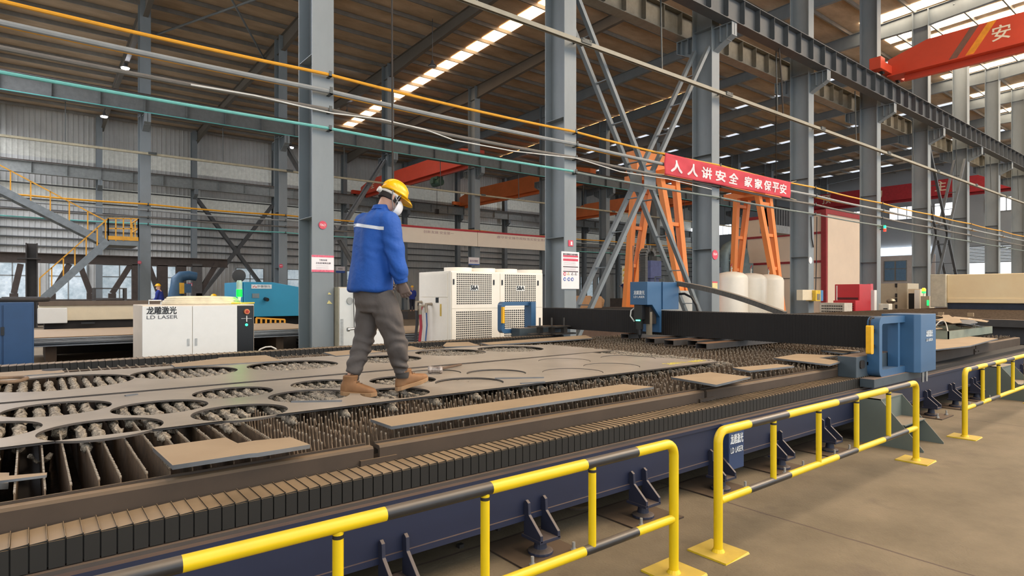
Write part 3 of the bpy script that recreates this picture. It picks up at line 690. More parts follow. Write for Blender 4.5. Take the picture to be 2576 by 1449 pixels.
o = flat('holed_steel_sheet', [(-1.6,Yn0),(6.58*kz,Yn0-.02),(6.2*kz,Yn1+.06),(4.4,Yn1),(-1.6,Yn1)], [circle(a*kz, b*kz, r*kz*.985, 48) for a, b, r in near_h]+[circle(a, b, r, 56) for a, b, r, dz, lb in DISCS], ZP-.014, .014, mill, rim=edge_d)
tag(o, 'near grey steel sheet with round cut-outs, the worker stands on it', 'steel sheet')
o = flat('holed_steel_sheet', [(-1.8,Yf0),(6.72*kz,Yf0+.04),(6.6*kz,7.35*kz),(5.95*kz,Yf1-.1),(-1.8,Yf1)], [circle(a*kz, b*kz, r*kz, 48) for a, b, r in far_h], ZP-.014, .014, mill, rim=edge_d)
tag(o, 'far grey steel sheet with large round cut-outs, next to the chiller side', 'steel sheet')
for (a, b, rp, dz, lb) in DISCS:
    o = flat('cut_disc', circle(a, b, rp-.006, 56), [], ZP-.012-dz, .012, mill, rim=edge_d); o.rotation_euler = (-dz*.6, 0, 0); tag(o, lb, 'disc')
chalk = M('yellow_chalk', 'dcc95a', .8, var=.1)
p = Zp(1690, 918, ZP+.002); q = Zp(1785, 908, ZP+.002)
o = lettering('260711 φ600', chalk, None, p, q-p, (-(q-p).y, (q-p).x, 0), .16, (q-p).length, name='chalk_marking', extr=.001); tag(o, 'yellow chalk figures at the end of the near sheet', 'marking')
def plate(pts, z, th, label, name='steel_offcut', tilt=None, mat=None, group=None):
    o = flat(name, [(p.x, p.y) for p in pts], [], z-th, th, mat or rusty, rim=edge_m); tag(o, label, 'steel plate', group); return o
C7 = lambda a, b, z=.9: Zp(a/2.994, 965+b/2.994, z); C8 = lambda a, b, z=.9: Zp(860+a/2.994, 965+b/2.994, z); CA = lambda a, b, z=.9: Zp(1470+a/5.99, 840+b/5.99, z)
CB = lambda a, b, z=.9: Zp(1480+a/4.14, 650+b/4.14, z); C6 = lambda a, b, z=.9: Zp(1716+a/2.994, 484+b/2.994, z); CC = lambda a, b, z=.9: Zp(a/5.99, 880+b/5.99, z); CD = lambda a, b, z=.9: Zp(430+a/5.99, 880+b/5.99, z)
CE = lambda a, b, z=.9: Zp(1040+a/5.99, 820+b/5.99, z)
T = .02
plate([C7(*p) for p in ((1150,465),(1300,600),(1880,512),(1940,508),(2335,445),(2190,390),(1920,415),(1790,435),(1700,392))], .89, .022, 'tan notched plate nearest the camera on the slats, above the near rail')
plate([C8(*p) for p in ((215,255),(375,310),(2350,15),(2120,-5))], .89, T, 'long narrow tan plate along the near rail in front of the worker')
plate([CA(*p) for p in ((1310,635),(1990,750),(2500,630),(1890,560))], .89, T, 'square tan plate leaning on the near rail')
plate([CB(*p) for p in ((1500,1128),(1680,1160),(2145,1110),(1960,1090))], .89, T, 'small tan plate on spikes behind the square one')
plate([C6(*p) for p in ((690,1240),(1110,1290),(1200,1265),(1030,1240),(1180,1222),(870,1210))], .89, T, 'L-shaped tan plate beside the gantry foot')
plate([C6(*p) for p in ((1045,1183),(1210,1205),(1340,1188),(1180,1173))], .89, T, 'thin tan strip plate under the gantry beam')
plate([C7(*p) for p in ((-60,655),(0,682),(350,640),(355,622))], .87, .012, 'short rusty strip lying across slats at the lower left corner')
plate([C7(*p, .8) for p in ((-120,700),(-100,790),(62,778),(70,700))], .82, .03, 'dull block of steel at the left picture edge on the slats')
plate([CC(*p) for p in ((-60,330),(-60,400),(975,325),(910,265))], .89, T, 'tan plate with a small round hole in the far left corner')
o = flat('plate_stain', circle(*CC(800,285)[:2], .1, 20, .14), [], .8905, .001, dark_m); tag(o, 'dark round mark on the far left tan plate', 'mark')
plate([CD(*p) for p in ((0,200),(60,245),(1680,150),(1430,68),(730,105),(700,118))], .89, T, 'long tan plate at the far edge in front of the laser cabinet')
plate([CD(*p) for p in ((2300,25),(2490,80),(3180,20),(2900,-25))], .89, T, 'tan plate at the far edge behind the worker\'s legs')
plate([CE(*p) for p in ((-420,340),(-300,375),(180,340),(-40,290))], .89, T, 'tan plate on the far side between the worker and the chiller')
plate([CE(*p) for p in ((445,285),(480,305),(1000,285),(830,230),(500,240))], .89, T, 'small tan plate below the chiller grille')
plate([CE(*p) for p in ((1010,245),(1140,275),(2700,175),(2600,130))], .89, T, 'long thin tan plate along the far sheet edge')
# square tubes on the slats in front of the gantry
tube_m = M('square_tube_steel', '5a5653', .5, .4, var=.15, dust='a07a5c', dustamt=.9)
for i, (px, py, wpx, L_, lb) in enumerate(((1562,851,27,3.0,'square steel tube lying farthest left below the cutting head'),(1624,863,30,3.0,'square steel tube, second from the left'),(1670,868,30,3.2,'square steel tube, middle of the row'),
                                  (1729,869,22,3.0,'square steel tube, second from the right in the row'),(1750,877,30,3.4,'square steel tube nearest the camera with a bright side'))):
    a = Zp(px, py, ZS); w = Zp(px+wpx, py+3, ZS); wd = .2; h = .09
    m = MB(); y0, y1 = a.y-wd, a.y; x0, x1 = a.x, a.x+L_; z0 = ZS
    for bx in ((y0, y1, z0, z0+.008), (y0, y1, z0+h-.008, z0+h), (y0, y0+.008, z0+.008, z0+h-.008), (y1-.008, y1, z0+.008, z0+h-.008)): m.box(x0, x1, *bx)
    tag(m.build('square_tube', tube_m), lb, 'steel tube', 'square tubes on the slats')
# dumb-bell jigs behind the bellows at the far side
jig = M('jig_steel', '4d4b48', .5, .4, dust='7f6a56')
for i, (px, py, lb) in enumerate(((1358,838,'left steel stand with a threaded pin near the far gantry foot'),(1388,838,'middle steel stand with a threaded pin near the far gantry foot'),(1419,838,'right steel stand with a threaded pin near the far gantry foot'))):
    c = Zp(px, py, .89); m = MB(); m.box(c.x-.3, c.x+.3, c.y-.06, c.y+.06, .865, .895); m.box(c.x-.05, c.x+.05, c.y-.05, c.y+.05, .895, 1.02); m.box(c.x-.3, c.x+.3, c.y-.06, c.y+.06, 1.02, 1.05); m.lathe((c.x,c.y,1.05), [(.02,0),(.02,.17)], 10)
    tag(m.build('pin_stand', jig), lb, 'stand')
# sledge hammer lying on the sheet
hm = thing('sledge_hammer', 'sledge hammer lying on the near sheet behind the worker\'s front boot', 'hammer', Zp(1095, 930, ZP))
a, b = Zp(1077, 930, ZP+.035), Zp(1113, 930, ZP+.035); d = (b-a)
m = MB(); m.tube([a, a+d*.12, a+d*.3, a+d*.7, a+d*.88, b], [.036,.042,.036,.036,.042,.036], 8); m.build('hammer_head', M('hammer_steel', '8a7265', .5, .5, var=.5, scale=20, second='d8cfc8'), hm, bevel=.003)
e = Zp(1160, 917, ZP+.02); MB().tube([a+d*.5, e], [.016, .013], 8).build('handle', M('hammer_handle', '5e4a3a', .6), hm, smooth=True)
# thin slivers of scrap
for (px, py, qx, qy, lb) in ((1245,953,1368,951,'dark thin steel strip lying across the near sheet'),(1310,966,1370,962,'bright thin steel strip at the near sheet edge'),(315,997,345,993,'thin dark sliver on the near sheet at left'),(733,1012,860,1010,'thin steel strip by the holes left of the boots')):
    a, b = Zp(px, py, ZP), Zp(qx, qy, ZP); tag(MB().bar(a+Vector((0,0,.005)), b+Vector((0,0,.005)), .03, .01).build('steel_strip', edge_m), lb, 'steel strip')
ring = Zp(15, 953, .9); tag(MB().tube([(ring.x+.16*math.cos(t*.3), ring.y+.2*math.sin(t*.3), .89+.004*math.sin(t)) for t in range(22)], .018, 8).build('steel_ring', M('rusty_ring', '7d6650', .7)), 'rusty steel ring lying at the far left of the table', 'ring')
# ---------------------------------------------------------------- the gantry
gblue = M('gantry_blue', '3a6186', .4, var=.06, scale=1.5, dust='6f6a66', dustamt=.35); gdark = M('gantry_saddle_blue', '445058', .5, var=.12, dust='8a705a', dustamt=.9)
bel = M('black_bellows_cloth', '14100e', .75, var=.2, scale=3); orange_y = M('sensor_yellow', 'f0b422', .4)
gy0, gy1, gx, gz0, gz1 = 3.25, 10.35, 9.12, .97, 1.415
g = thing('cutting_gantry', 'black bellows gantry beam with blue end frames across the cutting table', 'gantry', (gx, 6.5, ZS))
m = MB(); n = 150
for i in range(n):                                  # pleats: alternate deep and shallow rings
    y0 = gy0+(gy1-gy0)*i/n; y1 = gy0+(gy1-gy0)*(i+1)/n; ym = (y0+y1)/2
    for (ya, yb, sa, sb) in ((y0, ym, 0, .004), (ym, y1, .004, 0)):
        c = lambda s, y: [(gx+s, y, gz0+s), (gx+.40-s, y, gz0+s), (gx+.40-s, y, gz1-s), (gx+s, y, gz1-s)]
        m.add(c(sa, ya)+c(sb, yb), [(0,1,5,4),(1,2,6,5),(2,3,7,6),(3,0,4,7)])
m.build('bellows', bel, g)
MB().box(gx+.05, gx+.35, gy0, gy1, gz0+.05, gz1-.05).build('beam_core', dark_m, g)
def rounded(x0, x1, z0, z1, r, n=6):
    out = []
    for cx, cz, a in ((x1-r,z1-r,0),(x0+r,z1-r,90),(x0+r,z0+r,180),(x1-r,z0+r,270)):
        for j in range(n+1): t = math.radians(a+90*j/n); out.append((cx+r*math.cos(t), cz+r*math.sin(t)))
    return out
def frame_part(name, x0, x1, z0, z1, y0, y1, wd, post, parent):
    """rounded open frame in the x-z plane, y0..y1 thick, with an inner post"""
    a = rounded(x0, x1, z0, z1, .09); b = rounded(x0+wd, x1-wd*.2, z0+wd, z1-wd, .04); n = len(a); mb = MB()
    vs = [(p[0], y0, p[1]) for p in a]+[(p[0], y0, p[1]) for p in b]+[(p[0], y1, p[1]) for p in a]+[(p[0], y1, p[1]) for p in b]; fs = []
    for i in range(n):
        k = (i+1) % n; fs += [(i, k, n+k, n+i), (2*n+i, 3*n+i, 3*n+k, 2*n+k), (i, 2*n+i, 2*n+k, k), (n+i, n+k, 3*n+k, 3*n+i)]
    mb.add(vs, fs)
    if post: mb.box(post, post+wd*.8, y0+.01, y1-.01, z0+wd, z1-wd)
    return mb.build(name, gblue, parent)
fr = frame_part('end_frame', 8.16, 9.05, .70, 1.44, 3.02, 3.16, .085, 8.78, g)
# near cover with a chamfered front corner
cv = MB(); cv.prism([(9.0,2.92),(9.06,2.86),(9.62,2.86),(9.62,3.30),(8.98,3.30)], 'z', .70, 1.46)
cv = cv.build('end_cover', gblue, g, bevel=.008)
lettering('龙雕激光', wl, cv, (9.24, 2.857, 1.16), (1,0,0), (0,0,1), .085, .24, bold=.006); lettering('LD LASER', wl, cv, (9.24, 2.857, 1.10), (1,0,0), (0,0,1), .035, .24, bold=.004)
MB().box(8.35, 8.98, 3.19, 3.21, .76, .93).build('white_side_plate', M('white_plate', 'cfc9c2', .5, var=.08), g)
sd = MB(); sd.box(7.85, 9.62, 3.16, 3.38, .70, .96)
sd.build('end_saddle', gdark, g, bevel=.01)
for (x, z) in ((8.0,.86),(8.22,.86)): MB().prism(rounded(x-.06, x+.06, z-.05, z+.05, .03), 'y', 3.145, 3.17).build('saddle_opening', dark_m, g)
MB().box(7.9, 9.7, 2.98, 3.14, .60, .70).build('end_carriage', gdark, g)
for i in range(2): MB().lathe((9.25+.14*i, 2.9, .56), [(.014,0),(.014,.14)], 8).build('scraper_pin', M('bright_steel', 'b9b9b6', .3, .8), g)
s_ = MB(); s_.prism(rounded(8.02, 8.10, .99, 1.34, .02), 'y', 3.06, 3.12); s_ = s_.build('light_curtain', orange_y, g)
m = MB(); m.tube([(8.06,3.09,1.34),(8.06,3.09,1.40),(8.10,3.09,1.43),(8.17,3.09,1.43)], .013, 8); m.build('cable', dark_m, s_)
for z in (1.08, 1.27): MB().box(8.09, 8.17, 3.07, 3.11, z-.02, z+.02).build('clip', dark_m, s_)
frame_part('end_frame', 7.95, 8.75, .88, 1.56, 10.36, 10.50, .085, None, g)
MB().box(8.72, 8.86, 10.28, 10.52, .70, 1.56).build('end_cover', gblue, g, bevel=.008)
MB().box(7.94, 7.99, 10.30, 10.36, 1.10, 1.45).build('light_curtain', orange_y, g)
MB().box(8.2, 9.7, 10.05, 10.33, .72, .99).build('end_saddle', gdark, g)
# cutting head riding on the beam
hd = thing('cutting_head_carriage', 'blue laser cutting head carriage on the black gantry beam with a slim nozzle', 'laser head', (9.1, 7.2, 1.4))
hx, hy = 8.70, 7.03
m = MB(); m.prism([(hx,1.53),(hx,1.95),(hx+.14,1.95),(hx+.41,1.95),(hx+.41,1.02),(hx+.36,1.02),(hx+.36,1.30),(hx+.14,1.53)], 'y', hy, hy+.40)
hb = m.build('head_cover', gblue, hd, bevel=.006)
lettering('龙雕激光', wl, hb, (hx-.003, hy+.31, 1.715), (0,-1,0), (0,0,1), .075, .25, bold=.008); lettering('LD LASER', wl, hb, (hx-.003, hy+.31, 1.655), (0,-1,0), (0,0,1), .04, .25, bold=.005)
m = MB(); m.box(hx+.42, hx+.90, hy-.02, hy+.42, 1.44, 1.95); m.build('rear_cover', gblue, hd, bevel=.006)
m = MB(); m.box(hx+.02, hx+.12, hy+.14, hy+.32, 1.26, 1.53); m.box(hx+.04, hx+.1, hy+.17, hy+.29, 1.08, 1.26); m.lathe((hx+.07, hy+.23, .90), [(.006,0),(.02,.03),(.034,.08),(.034,.19)], 12)
m.build('laser_nozzle', M('nozzle_black', '232325', .4), hd, bevel=.004)
m = MB(); m.box(hx+.13, hx+.19, hy+.04, hy+.13, .98, 1.40); m.build('height_rail', M('rail_beige', '9d9280', .4, .4), hd)
m = MB(); m.box(hx+.12, hx+.32, hy+.05, hy+.36, 1.18, 1.5); m.build('slide_plate', dark_m, hd)
MB().box(hx+.005, hx+.02, hy+.18, hy+.27, 1.235, 1.255).build('status_light', M('green_light', '54ffb8', .3, var=0, emit=4), hd)
MB().tube([(hx+.1, hy+.36, 1.48),(hx+.03, hy+.40, 1.42),(hx+.01, hy+.40, 1.32),(hx+.05, hy+.34, 1.22)], .012, 8).build('hose', M('white_hose', 'd8d6d0', .5), hd, smooth=True)
# upright cable chain and antenna rod behind the head
m = MB(); pts = []
for i in range(16): pts.append((hx+.16, hy+.22, 1.95+.03*i))
for i in range(9): t = math.pi*i/8; pts.append((hx+.16+.13*(1-math.cos(t)), hy+.22, 2.43+.13*math.sin(t)))
for i in range(len(pts)-1): m.bar(pts[i], Vector(pts[i])*.12+Vector(pts[i+1])*.88, .15, .07, up=(1,0,.01))
m.build('vertical_chain', M('head_chain', '3a3936', .6, dust='8a7f70'), hd)
MB().tube([(hx+.05, hy+.37, 1.95),(hx+.05, hy+.37, 2.62)], .008, 6).build('rod', clampm, hd)
m = MB()
for q in (0, .2): m.tube([(hx+.55, hy+.06+q, 1.95),(hx+.55, hy+.06+q, 2.05)], .01, 6)
m.tube([(hx+.55, hy+.06, 2.05),(hx+.55, hy+.26, 2.05)], .01, 6); m.build('lifting_bar', clampm, hd)
# arched flat chain from the head down to the beam
m = MB(); A = Vector((gx+.48, hy+.02, 1.93)); B = Vector((gx+.48, 4.95, 1.40)); pts = []
for i in range(41):
    t = i/40; p = A.lerp(B, t); p.z += .06*math.sin(math.pi*t); pts.append(p)
for i in range(40): m.bar(pts[i], pts[i].lerp(pts[i+1], .96), .11, .085, up=(0,.2,1))
tag(m.build('arched_cable_chain', M('arch_chain', '57534d', .6, dust='8d8172', dustamt=.7)), 'grey flat cable chain arching from the blue head down to the gantry beam', 'cable chain')
h = []
for px, py in ((1703,740),(1722,739),(1740,748),(1752,768),(1758,790),(1775,800),(1800,790)): h.append(Xp(px, py, gx+.55))
tag(MB().tube(h, .022, 8).build('black_hose', M('black_rubber', '201e1d', .5), None, smooth=True), 'black hose curving behind the blue laser head', 'hose')
# ---------------------------------------------------------------- barriers
ym_ = M('barrier_yellow', 'e3c011', .38, var=.06, scale=5, dust='b0a060', dustamt=.25); bk_ = M('barrier_black', '2b2928', .35, var=.25, scale=7, dust='8a7c6c', dustamt=.5); base_m = M('barrier_base_yellow', 'd9b92a', .5, var=.18, scale=9, dust='a68d5a', dustamt=.6)
def barrier(label, xl, xr, y, top, bands_t, bands_l, low=.345):
    t = thing('safety_barrier', label, 'barrier', ((xl+xr)/2, y, 0), 'yellow and black safety barriers'); r = .0295; rc = .075; z1 = top-r
    # frame: post, bend, top rail, bend, post, banded with paint
    def banded(name, pts, bands, rad):
        mb = MB(); cuts = sorted(set([b for bb in bands for b in bb]))
        xs = [p[0] for p in pts]; path = []
        for a, b in zip(pts[:-1], pts[1:]):
            path.append(Vector(a)); inner = [c for c in cuts if min(a[0], b[0])+1e-4 < c < max(a[0], b[0])-1e-4 and abs(a[2]-b[2]) < 1e-6]
            for c in inner: path.append(Vector((c, a[1], a[2])))
        path.append(Vector(pts[-1])); seg = [path[0]]; cur = None
        for i in range(len(path)-1):
            mid = (path[i]+path[i+1])/2; blk = any(b0 <= mid.x <= b1 for b0, b1 in bands) and abs(path[i].z-path[i+1].z) < 1e-6
            if cur is None: cur = blk
            if blk != cur:
                mb.k = 1 if cur else 0; mb.tube(seg, rad*(1.0 if cur else 1.008), 14); seg = [path[i]]; cur = blk
            seg.append(path[i+1])
        mb.k = 1 if cur else 0; mb.tube(seg, rad, 14)
        return mb.build(name, [ym_, bk_], t, smooth=True)
    arcs = lambda cx, a0, a1: [(cx+rc*math.cos(math.radians(a0+(a1-a0)*i/6)), y, z1-rc+rc*math.sin(math.radians(a0+(a1-a0)*i/6))) for i in range(7)]
    banded('top_frame', [(xl,y,.01)]+arcs(xl+rc, 180, 90)+arcs(xr-rc, 90, 0)+[(xr,y,.01)], bands_t, r)
    banded('lower_rail', [(xl+.02,y,low),(xr-.02,y,low)], bands_l, r*.88)
    n = 5
    for i in range(1, n):
        x = xl+(xr-xl)*i/n; mb = MB(); mb.tube([(x,y,low+.01),(x,y,z1-.01)], r*.74, 12); mb.k = 1
        mb.tube([(x,y,z1-.05),(x,y,z1-.035)], r*.76, 12); mb.build('upright', [ym_, bk_], t, smooth=True)
    for x in (xl, xr):
        MB().add([(x-.13,y-.14,.0),(x+.15,y-.14,0),(x+.15,y+.15,0),(x-.13,y+.15,0),(x-.13,y-.14,.012),(x+.15,y-.13,.012),(x+.15,y+.15,.012),(x-.13,y+.15,.012)],
            [(0,3,2,1),(4,5,6,7),(0,1,5,4),(1,2,6,5),(2,3,7,6),(3,0,4,7)]).build('base_plate', base_m, t)
        MB().lathe((x,y,.012), [(r+.014,0),(r+.002,.02)], 14).build('weld_collar', ym_, t)
    return t
BX = lambda px: Yp(px, 1200, 2.305).x
def bb(*px): return [(BX(px[i]), BX(px[i+1])) for i in range(0, len(px), 2)]
barrier('nearest yellow and black barrier, running out of the picture at lower left', 3.10-3.58, 3.10, 2.30, .838, [(-.5,.402)]+bb(967,1232,1470,1598), [(-.2,.3)]+bb(1467,1600))
barrier('middle yellow and black barrier in front of the green-grey step stool', 3.585, 7.16, 2.305, .838, bb(1883,1978,2103,2152,2227,2283), bb(1883,1985,2105,2153,2222,2280))
barrier('farthest yellow and black barrier at the right picture edge', 8.80, 12.38, 2.32, .838, bb(2441,2458,2482,2502,2530,2550), bb(2453,2472,2492,2515))
# step stools
stool_m = M('stool_grey_green', '6a736c', .5, var=.08, scale=2, dust='8f7a64', dustamt=.8)
def stool(label, x0, x1):
    t = thing('step_stool', label, 'step stool', ((x0+x1)/2, 2.72, 0), 'step stools at the cutting table')
    for x in (x0, x1-.008): MB().prism([(2.37,0),(3.06,0),(3.06,.525),(2.80,.525),(2.37,.02)], 'x', x, x+.008).build('side_panel', stool_m, t)
    MB().box(x0, x1, 2.79, 3.06, .512, .525).build('top_step', stool_m, t); MB().box(x0+.008, x1-.008, 2.55, 2.80, .255, .268).build('lower_step', stool_m, t)
    MB().box(x0+.008, x1-.008, 2.80, 2.81, .268, .512).build('riser', stool_m, t); return t
stool('grey-green two-step stool behind the middle barrier', 7.59, 8.23); stool('grey-green two-step stool behind the farthest barrier', 12.5, 13.2)
# debris on the floor under the table
for i, (px, py, s, lb) in enumerate(((1158,1377,.03,'small dark metal cube on the floor under the table'),(1253,1333,.03,'small round metal bit on the floor under the blue beam'))):
    p = Zp(px, py, 0); tag(MB().box(p.x-s*.6, p.x+s*.6, p.y-s*.6, p.y+s*.6, 0, s*.8).build('metal_offcut', dark_m), lb, 'scrap')
p = Zp(1470, 1275, 0); tag(MB().lathe((p.x, p.y+.1, 0), [(.16,0),(.16,.015),(.14,.02)], 24).build('steel_disc', rail_m), 'round dusty steel disc lying on the floor under the blue beam', 'disc')
# ---------------------------------------------------------------- machines and cabinets behind the table
white_c = M('cabinet_white', 'e6e7e4', .4, var=.03); cream_c = M('cream_enamel', 'dccfb4', .45, var=.05); black_p = M('black_panel', '17181a', .35, var=.1)
def letter_front(txt, x, z, h, w, Y, m, par, bold=.015): lettering(txt, m, par, (x, Y-.002, z), (1,0,0), (0,0,1), h, w, bold=bold)
YM = 11.6
# laser source cabinet
a, b = Yp(358, 768, YM), Yp(640, 768, YM); xs = Yp(335, 768, YM).x
L = thing('laser_source_cabinet', 'white laser source cabinet with black control strip and black lettering', 'cabinet', ((a.x+b.x)/2, YM+.5, 0))
x0, x1, z1 = a.x, b.x, a.z
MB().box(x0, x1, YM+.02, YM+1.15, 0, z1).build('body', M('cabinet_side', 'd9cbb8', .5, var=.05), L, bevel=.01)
xm = Yp(484, 800, YM).x; xp = Yp(597, 800, YM).x
for u0, u1 in ((x0, xm-.004), (xm+.004, xp-.003)):
    d = MB().box(u0, u1, YM, YM+.02, .08, z1-.02).build('door', white_c, L, bevel=.004)
    hxx = xm+(.045 if u0 > x0 else -.075); h = MB(); hz = Yp(490, 860, YM).z; h.box(hxx, hxx+.03, YM-.012, YM, hz-.06, hz+.06); h.build('handle', M('handle_grey', 'c4c6c4', .3, .4), d)
    if u0 == x0:
        dk = M('sign_black', '1c1d20', .5, var=0)
        p, q = Yp(369, 791, YM), Yp(444, 791, YM); letter_front('龙雕激光', p.x, p.z, Yp(369,772,YM).z-p.z, q.x-p.x, YM, dk, d, .02)
        p, q = Yp(369, 803, YM), Yp(447, 803, YM); letter_front('LD LASER', p.x, p.z, Yp(369,794,YM).z-p.z, q.x-p.x, YM, M('sign_grey', '4a4b50', .5, var=0), d, 0)
pn = MB().box(xp, x1-.012, YM-.001, YM+.02, .08, z1-.025).build('control_panel', black_p, L)
c = Yp(620, 784, YM); MB().lathe(c+Vector((0,-.05,0)), [(.045,0),(.05,.03),(.05,.05)], 18, 'y').build('emergency_stop', M('stop_orange', 'd98455', .4), pn, smooth=True)
MB().lathe(c+Vector((0,-.055,0)), [(.028,0),(.03,.006)], 14, 'y').build('stop_cap', M('stop_red', 'b3311f', .4), pn)
c = Yp(620, 817, YM); MB().lathe(c+Vector((0,-.02,0)), [(.022,0),(.025,.02)], 14, 'y').build('green_button', M('green_button', '35e0a0', .3, var=0, emit=1.5), pn)
c = Yp(620, 801, YM); m = MB(); m.box(c.x-.09, c.x+.09, YM-.006, YM, c.z-.003, c.z+.003); m.box(c.x-.008, c.x+.008, YM-.02, YM, c.z-.06, c.z+.05); m.build('key_switch', M('switch_white', 'd9d9d6', .4), pn)
for px in (390, 590):
    p = Yp(px, 760, YM+.3); MB().tube([p+Vector((-.09,0,-.09)), p+Vector((-.09,0,.03)), p+Vector((.09,0,.03)), p+Vector((.09,0,-.09))], .012, 8).build('lifting_handle', M('chrome', 'c9cbca', .25, .8), L)
# signal tower
p = Yp(602, 768, YM+.35); S_ = thing('signal_tower', 'signal tower with glowing green light on the white laser cabinet', 'signal light', (p.x, p.y, z1))
MB().lathe((p.x,p.y,z1), [(.045,0),(.045,.02),(.02,.03),(.03,.14)], 14).build('stand', white_c, S_, smooth=True)
MB().lathe((p.x,p.y,z1+.14), [(.05,0),(.05,.13)], 16).build('green_lens', M('signal_green', '00ff14', .2, var=0, emit=11), S_)
MB().lathe((p.x,p.y,z1+.27), [(.05,0),(.05,.14),(.035,.17)], 16).build('clear_lens', M('signal_clear', 'a8c7b4', .2), S_, smooth=True)
# coiled hose and yellow cable on the cabinet
cx, cy = Yp(510, 768, YM+.5).x, YM+.55
for i, (r, lb) in enumerate(((.62,'outer loop of cream hose coiled on the white cabinet'),)):
    pts = []
    for j in range(120): t = j/120*2*math.pi*4; k = r-.03*(j//30); pts.append((cx+k*math.cos(t)*1.05, cy+k*.62*math.sin(t), z1+.022+.03*(j//30)+.02*max(0, math.sin(t))))
    tag(MB().tube(pts, .02, 7).build('coiled_hose', M('cream_hose', 'e3d8bd', .5), None, smooth=True), 'cream hose coiled in flat loops on top of the white laser cabinet', 'hose')
pts = [Yp(px, py, YM+.25) for px, py in ((560,766),(580,764),(600,763),(620,763),(632,766),(640,770))]; 
for q in pts: q.z = max(q.z, z1+.02)
tag(MB().tube(pts, .014, 7).build('yellow_cable', M('cable_yellow', 'e6c53a', .5), None, smooth=True), 'yellow cable lying on the right end of the white laser cabinet', 'cable')
p, q = Yp(428, 760, YM+1.0), Yp(472, 747, YM+1.0); tag(MB().box(p.x, q.x, YM+.95, YM+1.12, z1, q.z).build('beige_box', cream_c), 'beige box standing at the back on the white laser cabinet', 'box')
# water chiller
a, b = Yp(1135, 681, YM), Yp(1366, 681, YM); W = thing('water_chiller', 'large white twin-door chiller with black perforated grilles and top fans', 'chiller', ((a.x+b.x)/2, YM+.7, 0))
x0, x1, z1, yb = a.x, b.x, a.z, YM+1.45
chw = M('chiller_white', 'efe8da', .4, var=.03); MB().box(x0, x1, YM+.015, yb, .08, z1).build('body', chw, W, bevel=.012)
xm = Yp(1258, 700, YM).x
X_ = lambda px: Yp(px, 700, YM).x; Z_ = lambda py, px=1250: Yp(px, py, YM).z
for d0, d1 in ((x0+.02, xm-.006), (xm+.006, x1-.02)):
    for za_, zb_ in ((.12, Z_(775)-.004), (Z_(775)+.004, z1-.03)): MB().box(d0, d1, YM, YM+.015, za_, zb_).build('front_panel', chw, W, bevel=.003)
gr = M('grille_black', '111112', .7)
def grille(p0, p1, q0, q1, nx, ny):
    xa, xb = X_(p0), X_(p1); zt, zb = Yp((p0+p1)/2, q0, YM).z, Yp((p0+p1)/2, q1, YM).z; mb = MB(); sx, sz = (xb-xa)/nx, (zt-zb)/ny
    for i in range(nx):
        for j in range(ny): mb.box(xa+sx*(i+.17), xa+sx*(i+.83), YM-.003, YM+.004, zb+sz*(j+.17), zb+sz*(j+.83))
    mb.k = 1; mb.box(xa, xb, YM-.0012, YM+.003, zb, zt); return mb.build('grille', [gr, chw], W)
for args in ((1148,1237,688,766,19,15),(1269,1348,691,760,17,15),(1147,1237,782,868,19,16),(1268,1348,778,860,17,16)): grille(*args)
for px in (1193, 1309):
    m = MB().box(X_(px-10), X_(px+10), YM-.008, YM-.002, Z_(731), Z_(718)).build('badge', white_c, W); letter_front('S&A', X_(px-9), Z_(729), Z_(719)-Z_(729), X_(px+9)-X_(px-9), YM-.007, black_p, m, .05)
for px in (1141, 1242, 1263, 1353): MB().box(X_(px-1.6), X_(px+1.6), YM-.012, YM, Z_(717), Z_(704)).build('door_latch', black_p, W)
for px, py in ((1140, 0), (1200, 0), (1256, 0), (1320, 0)):
    for_y = YM+.75; c = Yp(px+12, 670, for_y); mb = MB(); mb.lathe((c.x, for_y, z1), [(.34,0),(.34,.11),(.31,.11),(.31,.06)], 24); f = mb.build('fan_shroud', chw, W, smooth=True)
    mb = MB()
    for r in (.1, .18, .26, .32): mb.tube([(c.x+r*math.cos(t*math.pi/12), for_y+r*math.sin(t*math.pi/12), z1+.115) for t in range(25)], .006, 5, False)
    for t in range(6): mb.bar((c.x, for_y, z1+.115), (c.x+.33*math.cos(t*math.pi/3), for_y+.33*math.sin(t*math.pi/3), z1+.115), .008, .008)
    mb.build('fan_guard', black_p, f)
